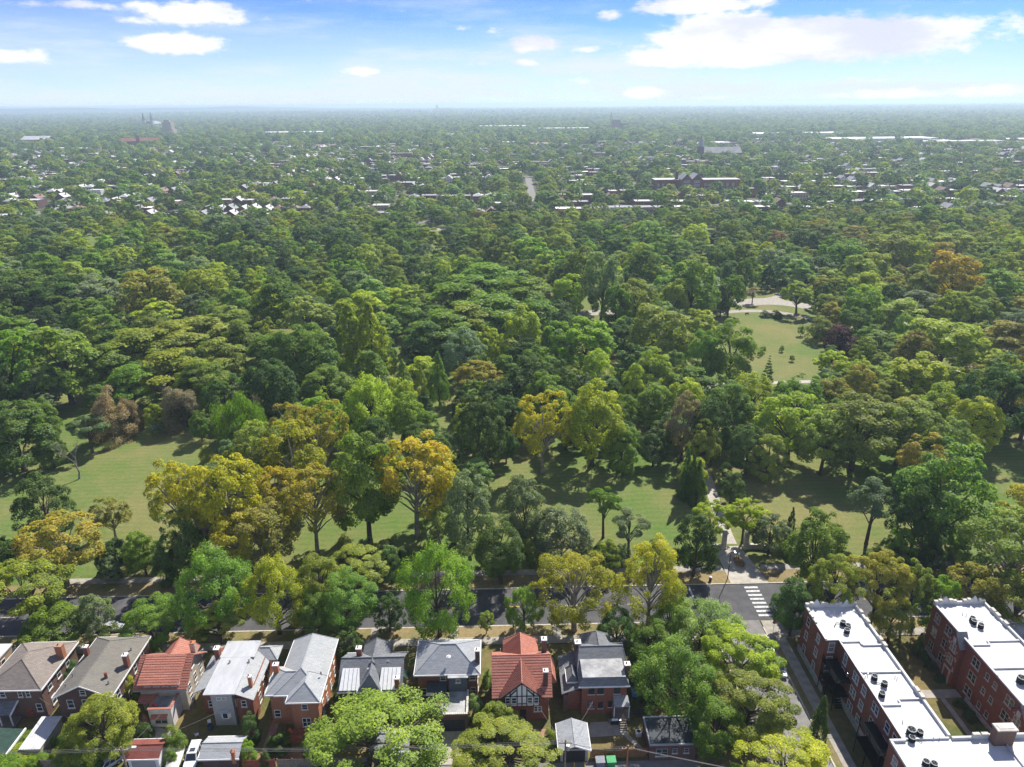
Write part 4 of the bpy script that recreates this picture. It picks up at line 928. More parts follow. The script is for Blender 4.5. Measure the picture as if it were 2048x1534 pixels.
h5 = house('orange brick house with pale grey hipped roofs and a red deck', -32, 90)
walls(h5, -34.5, -28.4, 84.6, 95.9, 6.05, 'brick_orange')
walls(h5, -32.4, -28.36, 83.2, 84.58, 6.05, 'brick_orange', name='rear_wing'); walls(h5, -36.1, -34.52, 84.8, 89.6, 6.05, 'brick_orange', name='side_wing')
roof_hip(h5, -35.2, -27.9, 84.2, 96.3, 6.2, 8.5, 'y', 3.2, 1.2, 'shingle_light')
roof_hip(h5, -33.0, -27.86, 82.7, 88.0, 6.22, 8.0, 'y', 2.2, .8, 'shingle_light', name='rear_roof')
roof_hip(h5, -36.6, -31.0, 84.3, 90.1, 6.21, 8.0, 'x', 2.6, .5, 'shingle_light', name='side_roof')
chimney(h5, 554, 1346, 6.6, 1.7, .8, .7, 'brick_orange')
for p in ((642, 1347), (601, 1331)): vent(h5, p[0], p[1], 7.4, .1, .3, 'dark_metal')
win(h5, 'S', 84.8, -35.3, 1.3, .95, 1.4); win(h5, 'S', 83.2, -30.4, 4.3, .95, 1.0); win(h5, 'S', 84.6, -33.4, 4.6, .9, .9); win(h5, 'S', 83.2, -30.4, .9, 1.3, 1.7, cols=2)
for y in (85.6, 88.2, 91, 93.8): win(h5, 'E', -28.4, y, 3.6, .95, 1.4); win(h5, 'E', -28.4, y, .9, .95, 1.4)
dk = MB().box(-33.6, -30.0, 80.9, 83.0, .5, .62).build('deck', 'wood_red', h5)
MB().box(-33.6, -30.0, 80.9, 80.98, .625, 1.5).box(-33.6, -33.52, 80.985, 83.0, .625, 1.5).box(-33.5, -30.1, 80.95, 82.9, -.1, .49).build('deck_railing', 'wood_red', dk)

h6 = house('dark shingled house with two white metal roof panels', -20.8, 89.5)
walls(h6, -25.2, -16.4, 86.0, 93.2, 5.4, 'brick_dark')
roof_hip(h6, -25.8, -15.8, 85.3, 93.7, 5.5, 8.3, 'x', 0, 0, 'shingle_dark', gable='brick_dark', wall_in=.6)
roof_hip(h6, -23.2, -18.4, 88.6, 95.2, 5.9, 8.25, 'y', .1, 1.2, 'shingle_dark', name='front_gable_roof', trim=None)
roof_hip(h6, -22.6, -19.0, 84.7, 89.2, 6.0, 8.05, 'y', 1.5, .1, 'shingle_dark', name='rear_gable_roof')
for (a, b) in ((-25.5, -22.3), (-19.4, -16.2)):
    pn = MB().slab([(a, 85.1, 5.95), (b, 85.1, 5.95), (b-(.4 if a < -20 else 0), 88.0, 7.62), (a+.2, 88.0, 7.62)], .1).build('roof_panel', 'white_paint', h6)
    sm = MB()
    for k in range(1, 5):
        x = a+(b-a)*k/5; sm.slab([(x-.03, 85.12, 6.02), (x+.03, 85.12, 6.02), (x+.03, 87.9, 7.62), (x-.03, 87.9, 7.62)], .05)
    sm.build('standing_seam', 'trim_grey', pn)
    MB().box(a+.1, b-.1, 85.4, 86.0, 5.0, 5.84).build('dormer_wall', 'siding_blue', h6)
chimney(h6, 719, 1310, 7.6, 1.4, .8, .7, 'brick'); chimney(h6, 795, 1375, 5.9, 1.9, .7, .7, 'brick')
for p in ((712, 1323), (777, 1325), (736, 1341)): vent(h6, p[0], p[1], 7.6, .2, .4)
for y in (87.3, 90.6): MB().slab([(-15.4, y-.9, 3.2), (-15.4, y+.9, 3.2), (-16.38, y+.9, 4.3), (-16.38, y-.9, 4.3)][::-1], .06).build('awning', 'green_metal', h6)
for y in (87.3, 90.6): win(h6, 'E', -16.4, y, 2.8); win(h6, 'E', -16.4, y, .5)
for x in (-24, -20.8, -17.6): win(h6, 'S', 86.0, x, 3.2); win(h6, 'S', 86.0, x, .8)

h7 = house('grey hip-roofed brick house with a flat-roofed rear garage', -9, 91.5)
walls(h7, -13.7, -4.3, 88.2, 95.0, 6.05, 'brick')
roof_hip(h7, -14.2, -3.8, 87.7, 95.4, 6.2, 8.8, 'x', 4.0, 3.9, 'shingle_grey')
chimney(h7, 955, 1319, 6.9, 1.9, .7, .7, 'brick_dark'); p = at(897, 1316, 8.1); MB().tube([(p[0], p[1], 7.9), (p[0], p[1], 8.35), (p[0], p[1], 8.4), (p[0], p[1], 8.6)], [.2, .2, .38, .1], 12).build('roof_vent', 'white_paint', h7)
bl = walls(h7, -8.7, -5.8, 87.2, 88.18, 6.0, 'siding_blue', 3.2, 'blue_bay'); MB().box(-8.85, -5.65, 87.0, 88.18, 6.01, 6.12).build('bay_roof', 'grey_membrane', bl)
win(h7, 'S', 87.2, -7.25, 5.0, .7, .7, 'cream')
walls(h7, -12.0, -9.2, 85.8, 88.18, 4.0, 'siding_blue', name='rear_wing'); MB().slab([(-12.2, 85.5, 4.1), (-9.0, 85.5, 4.1), (-9.0, 88.17, 4.5), (-12.2, 88.17, 4.5)], .12).build('wing_roof', 'dark_membrane', h7)
win(h7, 'S', 85.8, -11.2, 2.4, 1.0, .8, 'cream', cols=2)
for x in (-9.7, -5.0): win(h7, 'S', 88.2, x, 4.5, .95, 1.1, 'cream')
for x in (-12.9, -5.0): win(h7, 'S', 88.2, x, 1.6, .95, 1.4, 'cream')
for y in (90, 93): win(h7, 'E', -4.3, y, 3.7); win(h7, 'E', -4.3, y, .9)
walls(h7, -10.3, -5.7, 82.4, 87.17, 3.1, 'brick_dark', name='garage_wall')
gr = MB().box(-10.25, -5.75, 82.45, 87.15, 3.11, 3.22).build('garage_roof', 'grey_membrane', h7)
cp = MB().box(-10.4, -10.15, 82.3, 87.15, 3.12, 3.6).box(-5.85, -5.6, 82.3, 87.15, 3.12, 3.6).box(-10.148, -5.852, 82.3, 82.5, 3.12, 3.55).build('parapet', 'brick', gr)
for k in range(16): MB().box(-10.4+k*.3, -10.4+k*.3+.25, 82.22, 82.55, 3.555 if 0 < k < 15 else 3.605, 3.67).build('coping_tile', 'limestone', cp)
for k in range(14): MB().box(-5.9, -5.55, 82.6+k*.32, 82.6+k*.32+.27, 3.605, 3.68).build('coping_tile', 'limestone', cp)
gd = MB().box(-9.9, -6.1, 82.33, 82.395, 0, 2.3).build('garage_door', 'dark_metal', h7)
for z in (.55, 1.1, 1.65): MB().box(-9.88, -6.12, 82.315, 82.329, z, z+.04).build('door_rib', 'black_steel', gd)

h8 = house('red-tiled house with a black and white timbered rear gable', 2.7, 88.7)
walls(h8, -1.3, 6.9, 84.2, 92.6, 5.3, 'brick')
o = roof_hip(h8, -1.9, 7.4, 83.4, 93.2, 5.4, 9.2, 'x', 0, 0, 'tile_red', gable='brick', trim=None, wall_in=.6)
courses(o, [(-1.9, 83.4, 5.42), (7.4, 83.4, 5.42), (7.4, 88.3, 9.22), (-1.9, 88.3, 9.22)], 15, 'tile_red'); courses(o, [(7.4, 93.2, 5.42), (-1.9, 93.2, 5.42), (-1.9, 88.3, 9.22), (7.4, 88.3, 9.22)], 15, 'tile_red')
o = roof_hip(h8, -.6, 6.0, 82.8, 89.6, 5.9, 8.9, 'y', 0, .1, 'tile_red', name='rear_gable_roof', trim='black_timber')
ribs(o, [(-.6, 89.4, 5.92), (-.6, 82.8, 5.92), (2.7, 82.8, 8.92), (2.7, 89.4, 8.92)], 20, 'tile_red'); ribs(o, [(6.0, 82.8, 5.92), (6.0, 89.4, 5.92), (2.7, 89.4, 8.92), (2.7, 82.8, 8.92)], 20, 'tile_red')
o = roof_hip(h8, -.1, 5.7, 88.0, 95.0, 6.4, 9.05, 'y', .1, 1.4, 'tile_red', name='front_gable_roof', trim=None)
ribs(o, [(-.1, 93.6, 6.42), (-.1, 88.2, 6.42), (2.8, 88.2, 9.07), (2.8, 93.6, 9.07)], 18, 'tile_red')
roof_hip(h8, 7.0, 8.3, 87.2, 91.6, 4.6, 6.0, 'y', .2, .2, 'tile_red', name='side_porch_roof', trim=None)
tg = MB().poly((0.0, 83.20, 4.0), (5.4, 83.20, 4.0), (5.4, 83.20, 6.15), (2.7, 83.20, 8.6), (0.0, 83.20, 6.15)).poly((0, 84.18, 4.0), (0, 83.20, 4.0), (0, 83.20, 6.15), (0, 84.18, 6.15)).poly((5.4, 83.20, 4.0), (5.4, 84.18, 4.0), (5.4, 84.18, 6.15), (5.4, 83.20, 6.15)).build('timbered_gable', 'white_paint', h8)
for x in (0.05, .9, 1.95, 2.7, 3.45, 4.5, 5.35):
    zt = min(6.2, 6.2) if x in (.05, 5.35) else 6.2+(2.7-abs(x-2.7))*.8
    MB().box(x-.08, x+.08, 83.14, 83.195, 4.0, zt).build('timber', 'black_timber', tg)
for z in (4.45, 5.95): MB().box(-.02, 5.42, 83.12, 83.138, z-.08, z+.08).build('timber', 'black_timber', tg)
for sx in (-1, 1):
    MB().slab([(2.7+sx*1.9-.09, 83.12, 6.05), (2.7+sx*1.9+.09, 83.12, 6.05), (2.7+sx*.9+.09, 83.12, 7.2), (2.7+sx*.9-.09, 83.12, 7.2)], .12).build('timber', 'black_timber', tg)
for x in (.52, 1.48, 3.92, 4.88): win(h8, 'S', 83.11, x, 4.6, .75, 1.15)
for x in (.4, 4.9, 5.5): win(h8, 'S', 84.2, x, 1.8, .6, 1.0)
door(h8, 'S', 84.2, 2.9, m='black_timber')
for y in (86, 88.5, 91): win(h8, 'E', 6.9, y, 2.9); win(h8, 'E', 6.9, y, .6)
chimney(h8, 1088, 1296, 8.4, 1.8, .8, .8, 'brick_brown'); chimney(h8, 1091, 1366, 6.7, 2.4, .7, .7, 'brick_dark'); vent(h8, 1001, 1301, 8.7, .05, .4)

h9 = house('grey-roofed brick house with two white-capped chimneys', 15.6, 88.5)
walls(h9, 12.1, 19.1, 85.0, 93.4, 6.1, 'brick')
roof_hip(h9, 11.6, 19.8, 87.4, 94.0, 6.25, 8.5, 'x', .6, .6, 'shingle_dark', gable=None, trim=None)
ms = MB(); B_ = [(11.6, 84.5, 6.25), (19.4, 84.5, 6.25), (19.4, 89.6, 6.25), (11.6, 89.6, 6.25)]; T_ = [(12.2, 85.2, 7.35), (18.8, 85.2, 7.35), (18.8, 89.0, 7.35), (12.2, 89.0, 7.35)]
for k in range(4): ms.slab([B_[k], B_[(k+1) % 4], T_[(k+1) % 4], T_[k]], .14)
mo = ms.build('mansard_roof', 'shingle_dark', h9); MB().slab([(12.15, 85.15, 7.4), (18.85, 85.15, 7.4), (18.85, 89.0, 7.44), (12.15, 89.0, 7.44)], .1).build('flat_deck', 'grey_membrane', mo)
MB().box(11.5, 19.5, 84.38, 84.49, 6.0, 6.22).build('gutter', 'white_paint', mo)
roof_hip(h9, 13.0, 18.0, 91.0, 96.0, 6.3, 8.2, 'y', .1, 1.4, 'shingle_dark', name='front_gable_roof', trim=None)
walls(h9, 9.5, 12.08, 86.0, 93.0, 3.9, 'brick', name='side_wing')
sw = MB().slab([(9.0, 85.3, 4.0), (12.09, 85.3, 5.3), (12.09, 93.4, 5.3), (9.0, 93.4, 4.0)], .14).build('side_roof', 'shingle_dark', h9)
roof_hip(h9, 9.9, 11.8, 86.6, 89.6, 5.2, 6.2, 'y', .5, .5, 'shingle_dark', name='side_dormer_roof', trim='white_paint'); walls(h9, 10.1, 11.6, 86.9, 89.3, 5.18, 'siding', 4.2, 'side_dormer_wall'); win(h9, 'S', 86.9, 10.85, 4.55, .9, .5, 'black_timber')
walls(h9, 9.3, 10.0, 85.5, 86.0, 3.6, 'brick_brown', name='porch_pier')
chimney(h9, 1155, 1304, 6.4, 2.0, .9, .9, 'brick_brown'); chimney(h9, 1253, 1349, 6.3, 2.1, .8, .8, 'brick_brown')
for x in (13.6, 15.0, 17.6): win(h9, 'S', 85.0, x, 4.2, .95, 1.4, 'black_timber')
win(h9, 'S', 85.0, 13.6, 1.3, .95, 1.5, 'black_timber', 'glass_blind'); win(h9, 'S', 85.0, 15.1, 1.3, .7, 1.3, 'black_timber'); win(h9, 'S', 85.0, 16.6, 1.5, .55, 1.1, 'black_timber')
door(h9, 'S', 85.0, 18.2, m='wood_grey', z=.9)
for y in (86.5, 89, 91.5): win(h9, 'E', 19.1, y, 3.8); win(h9, 'E', 19.1, y, .9)
MB().slab([(16.9, 83.2, 3.3), (19.4, 83.2, 3.3), (19.3, 84.98, 3.8), (17.0, 84.98, 3.8)], .1).build('porch_roof', 'shingle_grey', h9)
for x in (17.0, 19.3): MB().box(x-.06, x+.06, 83.3, 83.42, .9, 3.2).build('porch_post', 'white_paint', h9)
MB().box(16.9, 19.5, 83.2, 84.99, .3, .9).build('porch_floor', 'wood_grey', h9)
st = MB()
for k in range(5): st.box(17.7, 18.9, 83.2-.3*(k+1), 83.2-.3*k-.003, 0, .85-.17*k)
st.build('porch_steps', 'wood_grey', h9)

# ------------------------------------------------------------------ garages and sheds at the alley
g = house('small grey gabled garage beside the utility pole', 10, 78.5, 'garage', 'garage', 'alley garages')
walls(g, 8.1, 12.1, 76.5, 80.8, 2.5, 'siding'); roof_hip(g, 7.75, 12.45, 76.1, 81.1, 2.55, 3.55, 'y', 0, 0, 'shingle_grey', gable='brick_dark', wall_in=.4)
MB().box(8.5, 11.7, 76.44, 76.495, 0, 2.1).build('garage_door', 'dark_metal', g)
g = house('dark flat-roofed brick garage with three alley windows', 24.4, 78.7, 'garage', 'garage', 'alley garages')
walls(g, 21.1, 27.9, 76.3, 81.3, 2.95, 'brick_dark'); MB().box(21.2, 27.8, 76.4, 81.2, 2.952, 3.02).build('roof', 'dark_membrane', g)
MB().box(21.0, 21.18, 76.2, 81.4, 2.955, 3.25).box(27.82, 28.0, 76.2, 81.4, 2.955, 3.25).box(21.182, 27.818, 76.2, 76.38, 2.955, 3.2).box(21.182, 27.818, 81.22, 81.4, 2.955, 3.2).build('parapet', 'trim_grey', g)
win(g, 'S', 76.3, 22.9, .9, 1.7, 1.4, 'trim_grey', 'glass', 2); win(g, 'S', 76.3, 24.8, 1.4, .7, .9, 'trim_grey'); win(g, 'S', 76.3, 26.5, 1.4, .7, .9, 'trim_grey')
g = house('white garage with a red shingle roof near the bottom edge', -52.5, 78.3, 'garage', 'garage', 'alley garages')
walls(g, -54.7, -50.3, 76.9, 79.7, 2.55, 'white_paint'); roof_hip(g, -55.05, -49.95, 76.5, 80.0, 2.6, 3.4, 'x', 0, 0, 'shingle_red', gable='white_paint', wall_in=.35)
MB().box(-54.2, -50.8, 76.84, 76.895, 0, 2.1).build('garage_door', 'siding', g)
g = house('brick garage with pale grey shingles and a tiny chimney', -41.3, 78.2, 'garage', 'garage', 'alley garages')
walls(g, -43.9, -38.7, 76.6, 79.8, 2.55, 'brick_dark'); roof_hip(g, -44.2, -38.4, 76.2, 80.15, 2.6, 3.5, 'x', 0, 0, 'shingle_light', gable='stucco', wall_in=.35)
chimney(g, 467, 1513, 2.9, .9, .45, .4, 'brick_orange', 'brick_orange')
g = house('white-roofed shed overgrown with vines at lower left', -69.9, 81.5, 'shed', 'shed', 'alley garages')
walls(g, -71.3, -68.5, 79.1, 84.6, 2.2, 'stucco_tan'); pn = MB()
for k in range(16): 
    a = -71.5+k*.2; pn.slab([(a, 78.9, 2.3), (a+.2, 78.9, 2.3+.05*(k % 2)), (a+.2, 84.8, 2.5+.05*(k % 2)), (a, 84.8, 2.5)], .05)
pn.build('corrugated_roof', 'white_membrane', g)
g = house('open shed with dark green ribbed metal roof, lower left', -74.6, 80.6, 'shed', 'shed', 'alley garages')
walls(g, -76.6, -73.1, 78.6, 82.8, 2.0, 'wood_grey'); pn = MB()
for k in range(24):
    y = 78.3+k*.19; pn.slab([(-77, y, 2.5), (-73.0, y, 2.15), (-73.0, y+.15, 2.15+.03), (-77, y+.15, 2.53)], .06)
pn.build('ribbed_roof', 'green_metal', g); MB().box(-72.99, -72.8, 78.2, 82.95, 1.95, 2.25).build('fascia', 'white_paint', g)
g = house('grey-roofed shed showing through the near yellow-green tree', -16.8, 79, 'garage', 'garage', 'alley garages')
walls(g, -19.3, -14.4, 77.2, 81.0, 2.4, 'siding'); roof_hip(g, -19.7, -14.0, 76.8, 81.4, 2.45, 3.5, 'x', 0, 0, 'shingle_grey', gable='siding', wall_in=.4)

# ------------------------------------------------------------------ apartment building round a courtyard
ap = thing('apartment_building', 'red brick apartment block with white flat roofs around a narrow courtyard', 'building', (67, 84, 0))
ZR = 9.1
def block(x0, x1, y0, y1, nm='wall'): walls(ap, x0, x1, y0, y1, ZR, 'brick', name=nm)
block(51.9, 60.6, 90.0, 98.3, 'left_wing_wall'); block(54.0, 60.6, 70.6, 89.998, 'left_wing_wall'); block(52.1, 60.6, 45, 70.598, 'left_wing_wall')
block(60.602, 74.2, 45, 70.8, 'centre_wall'); block(74.202, 83.0, 45, 98.3, 'right_wing_wall')
rm = MB()
for (a, b, c, d) in ((52.0, 60.5, 90.0, 98.2), (54.1, 60.5, 70.6, 89.99), (52.2, 60.5, 45.1, 70.59), (60.51, 74.19, 45.1, 70.7), (74.3, 82.9, 45.1, 98.2)):
    rm.box(a, b, c, d, ZR+.002, ZR+.06)
roof = rm.build('roof', 'white_membrane', ap)
def parapet(x0, x1, y0, y1, z1=9.45, m='white_membrane', nm='parapet'): return MB().box(x0, x1, y0, y1, ZR+.062, z1).build(nm, m, roof)
parapet(51.85, 52.15, 90.0, 98.0, 9.3); parapet(51.85, 54.0, 89.95, 90.2, 9.3); parapet(53.95, 54.2, 70.85, 89.94, 9.3); parapet(52.05, 52.4, 45, 70.3, 9.5); parapet(52.05, 54.2, 70.35, 70.65, 9.55)
parapet(60.3, 60.65, 71.0, 97.9, 9.62); parapet(60.66, 63.4, 70.55, 70.85, 9.55); parapet(74.15, 74.45, 71.1, 97.9, 9.4); parapet(82.7, 83.05, 45, 97.9, 9.6)
parapet(63.42, 74.1, 70.55, 70.85, 9.9); 
for (x0, x1) in ((51.85, 60.65), (74.15, 83.05)): parapet(x0, x1, 98.0, 98.35, 9.7, nm='street_parapet')
# coping blocks and little gables along the street parapets
for X0 in (51.85, 74.15):
    for (a, b, z) in ((0, .75, 9.95), (.75, 1.35, 10.15), (2.55, 3.2, 10.2), (3.2, 3.9, 10.0), (5.0, 5.7, 10.05), (5.7, 6.3, 10.25), (7.7, 8.2, 10.2), (8.2, 8.8, 9.95)):
        MB().box(X0+a, X0+b-.03, 97.95, 98.4, 9.702, z).build('coping_block', 'limestone', roof)
    for xc in (X0+1.95, X0+7.0):
        MB().poly((xc-.62, 98.02, 9.705), (xc+.62, 98.02, 9.705), (xc, 98.02, 10.75)).poly((xc+.62, 98.33, 9.705), (xc-.62, 98.33, 9.705), (xc, 98.33, 10.75)).poly((xc-.62, 98.33, 9.705), (xc-.62, 98.02, 9.705), (xc, 98.02, 10.75), (xc, 98.33, 10.75)).poly((xc+.62, 98.02, 9.705), (xc+.62, 98.33, 9.705), (xc, 98.33, 10.75), (xc, 98.02, 10.75)).build('gable_peak', 'white_membrane', roof)
for (x, ys) in ((60.3, (96.2, 93.8, 89.6, 88.3, 79.0, 77.8)), (82.7, (95.8, 94.6, 92.6))):
    for y in ys: MB().box(x-.08, x+.43, y-.45, y+.45, 9.625, 9.9).build('coping_block', 'limestone', roof)
for y in (97.2, 95.6, 94.3): MB().box(51.8, 52.2, y-.4, y+.4, 9.305, 9.55).build('coping_block', 'limestone', roof)
for (x, y0) in ((63.42, 70.5), (64.6, 70.5), (71.2, 70.5), (72.6, 70.5)): MB().box(x, x+.95, y0, y0+.42, 9.905, 10.1).build('coping_block', 'limestone', roof)
# low curbs that divide the roof
for (x0, x1, y) in ((54.2, 57.0, 89.5), (57.2, 60.3, 88.6), (54.2, 60.3, 82.9), (54.2, 56.9, 76.6), (57.0, 60.3, 77.6), (54.25, 60.3, 70.75), (74.45, 77.4, 88.1), (77.4, 82.7, 88.9), (74.45, 82.7, 83.1), (60.66, 74.1, 62.0)):
    MB().box(x0, x1, y-.12, y+.12, ZR+.062, ZR+.34).build('roof_curb', 'white_membrane', roof)
for (x, y0, y1) in ((57.1, 88.7, 89.38), (56.95, 76.72, 77.48), (77.4, 88.22, 88.78), (67.4, 62.2, 70.5)): MB().box(x-.1, x+.1, y0, y1, ZR+.062, ZR+.34).build('roof_curb', 'white_membrane', roof)
ch = MB().box(65.6, 68.2, 69.4, 70.5, 9.0, 11.8).build('chimney', 'brick_brown', ap); MB().box(65.5, 68.3, 69.3, 70.6, 11.802, 12.0).box(65.9, 67.9, 69.6, 70.3, 12.002, 12.05).build('chimney_cap', 'limestone', ch)
for (px, py) in ((1668, 1228), (1683, 1231), (1694, 1352), (1730, 1356), (1735, 1352), (1790, 1355), (1794, 1358), (1866, 1478), (1878, 1479), (1805, 1444), (1925, 1228), (1932, 1232), (1995, 1355)): 
    p = at(px, py, 9.2); MB().tube([(p[0], p[1], 9.1), (p[0], p[1], 9.75)], .055, 6).build('roof_vent', 'steel', roof)
# stone base, windows
MB().box(51.72, 51.895, 88.2, 98.2, -.1, 1.25).build('stone_base', 'stone', ap); MB().box(53.82, 53.995, 70.9, 88.0, -.1, 1.25).build('stone_base', 'stone', ap)
MB().box(74.0, 74.195, 71.2, 86.0, -.1, .75).box(74.0, 74.195, 92.4, 98.2, -.1, .75).build('stone_base', 'limestone', ap)
FZ = (1.15, 4.05, 6.85)
for z in FZ:
    for y in (96.2, 92.3): win(ap, 'W', 51.9, y, z, 1.05, 1.55, 'white_paint', 'glass' if y > 95 else 'glass_blind')
    for y in (83.6, 81.0, 77.6, 74.2, 72.2): win(ap, 'W', 54.0, y, z, 1.15 if y not in (83.6, 77.6) else 1.6, 1.55, 'white_paint', 'glass_blind' if y > 80 else 'glass', 2 if y in (83.6, 77.6) else 1)
    win(ap, 'W', 54.0, 87.2, z, 1.0, 2.0, 'white_paint', 'glass_blind')
    for y in (68.6, 65.2, 61.8): win(ap, 'W', 52.1, y, z, 1.1, 1.55, 'white_paint', 'glass_blind')
    win(ap, 'S', 90.0, 53.0, z, 1.0, 1.9, 'white_paint', 'glass_blind')
    for y in (96.4, 93.3): win(ap, 'W', 74.2, y, z, 1.5 if y < 95 else 1.3, 1.6, 'cream', 'glass', 2)
    for y in (86.0, 78.2): win(ap, 'W', 74.2, y, z, 1.7, 1.6, 'cream', 'glass', 2)
    for y in (83.2, 81.4): win(ap, 'W', 74.2, y, z+.2, .8, 1.1, 'cream')
    for y in (96, 93, 90, 86, 82, 78, 74): win(ap, 'E', 60.6, y, z, 1.2, 1.55)
    for y in (96, 93, 90): win(ap, 'E', 83.0, y, z, 1.2, 1.55)
    for x in (54, 57, 59, 76, 79, 81.5): win(ap, 'N', 98.3, x, z, 1.2, 1.55, 'cream', 'glass', 2)
    for x in (63, 66, 69, 72): win(ap, 'N', 70.8, x, z, 1.2, 1.5)
# gabled entrance bays on the courtyard side of the right wing
for yc in (90.3, 75.2):
    bw = MB().prism([(73.3, yc+1.5), (73.3, yc-1.5), (74.198, yc-1.5), (74.198, yc+1.5)], -.1, 8.2).build('entrance_bay', 'brick', ap)
    MB().poly((73.3, yc-1.5, 8.2), (73.3, yc+1.5, 8.2), (73.3, yc, 10.0))if False else None
    MB().slab([(73.1, yc-1.75, 8.0), (73.1, yc, 10.1), (74.9, yc, 10.1), (74.9, yc-1.75, 8.0)][::-1], .15).slab([(73.1, yc, 10.1), (73.1, yc+1.75, 8.0), (74.9, yc+1.75, 8.0), (74.9, yc, 10.1)][::-1], .15).build('bay_roof', 'shingle_dark', bw)
    MB().poly((73.29, yc+1.5, 8.0), (73.29, yc-1.5, 8.0), (73.29, yc, 9.85)).build('bay_gable', 'brick', bw)
    MB().box(73.2, 73.285, yc-.35, yc+.35, 8.0, 8.9).build('stone_panel', 'limestone', bw)
    for z in (3.9, 6.3): win(ap, 'W', 73.3, yc, z, 1.3, 1.5, 'cream', 'glass_blind', 2)
    rs = random.Random(int(yc))
    for k in range(14): 
        y = yc+rs.choice((-1, 1))*rs.uniform(.75, 1.35); z = rs.uniform(2.8, 8.0); MB().box(73.24, 73.298, y-.14, y+.14, z, z+.2).build('stone_block', 'limestone', bw)
    door(ap, 'W', 73.25, yc, 1.1, 2.2, 'wood_red'); MB().box(73.15, 73.29, yc-.85, yc-.62, 0, 2.6).box(73.15, 73.29, yc+.62, yc+.85, 0, 2.6).box(73.15, 73.29, yc-.85, yc+.85, 2.602, 2.9).build('door_surround', 'limestone', bw)
# black steel porches (fire escapes) in the recess of the left wing
def escape(label, x0, x1, y0, y1):
    e = thing('fire_escape', label, 'fire escape', ((x0+x1)/2, (y0+y1)/2, 0), 0, 'black fire escapes')
    for z in (2.9, 5.7):
        pl = MB().box(x0, x1, y0, y1, z, z+.12).build('platform', 'black_steel', e)
        rl = MB()
        for zz in (.55, 1.05): rl.box(x0, x0+.05, y0, y1, z+zz, z+zz+.05).box(x0+.052, x1, y0, y0+.05, z+zz, z+zz+.05)
        n = 26
        for k in range(n+1): yy = y0+(y1-y0-.04)*k/n; rl.box(x0+.005, x0+.035, yy, yy+.03, z+.122, z+1.06)
        rl.build('railing', 'black_steel', pl)
    rf_ = MB().box(x0, x1, y0, y1, 8.2, 8.3).build('canopy', 'black_steel', e) if False else None
    for (x, y) in ((x0+.06, y0+.06), (x0+.06, y1-.1), (x0+.06, (y0+y1)/2)): MB().box(x-.05, x+.05, y-.05, y+.05, 0, 6.8).build('post', 'black_steel', e)
    for (za, zb, sgn) in ((.1, 2.9, 1), (3.0, 5.7, -1)):
        st = MB(); ya, yb = (y0+.4, y1-1.2) if sgn > 0 else (y1-1.2, y0+.4)
        for k in range(12): t = (k+.5)/12; yy = ya+(yb-ya)*t; st.box(x0+.9, x1-.25, yy-.14, yy+.14, za+(zb-za)*t-.03, za+(zb-za)*t+.02)
        st.build('stair', 'black_steel', e)
    return e
escape('black steel fire escape nearer the street on the left apartment wing', 51.6, 53.98, 84.4, 89.6)
escape('black steel fire escape nearer the bottom edge on the left apartment wing', 51.6, 53.8, 71.2, 77.0)
# the neighbour to the right
nb = thing('apartment_building', 'lower grey-roofed brick building cut off by the right edge', 'building', (92, 84, 0))
walls(nb, 84.6, 110, 60, 95.8, 6.9, 'brick'); MB().box(84.7, 109.9, 60.1, 95.7, 6.902, 6.97).build('roof', 'grey_membrane', nb)
MB().box(84.5, 84.8, 60, 95.9, 6.972, 7.5).box(84.802, 110, 95.6, 95.95, 6.972, 7.7).build('parapet', 'limestone', nb)
for y in (70, 74, 78, 82, 86, 90, 93.5): 
    for z in (1.0, 4.1): win(nb, 'W', 84.6, y, z)
# roof condensers
AC = [((1686, 1246), 'rearmost condenser at the street end of the left wing roof'), ((1696, 1253), 'middle condenser at the street end of the left wing roof'), ((1694, 1262), 'front condenser at the street end of the left wing roof'),
      ((1749, 1355), 'rearmost condenser in the middle of the left wing roof'), ((1769, 1368), 'right-hand condenser in the middle of the left wing roof'), ((1764, 1389), 'front condenser in the middle of the left wing roof'),
      ((1822, 1465), 'largest condenser, upper left of the group near the bottom of the left wing'), ((1840, 1466), 'right-hand condenser of the group near the bottom of the left wing'), ((1824, 1478), 'front condenser of the group near the bottom of the left wing'),
      ((1852, 1526), 'left condenser of the lowest pair on the white roof'), ((1868, 1530), 'right condenser of the lowest pair on the white roof'),
      ((1945, 1238), 'rearmost condenser on the right wing roof'), ((1948, 1244), 'middle condenser on the right wing roof'), ((1962, 1252), 'right-hand condenser on the right wing roof'), ((2042, 1361), 'large condenser at the right edge on the right wing roof')]
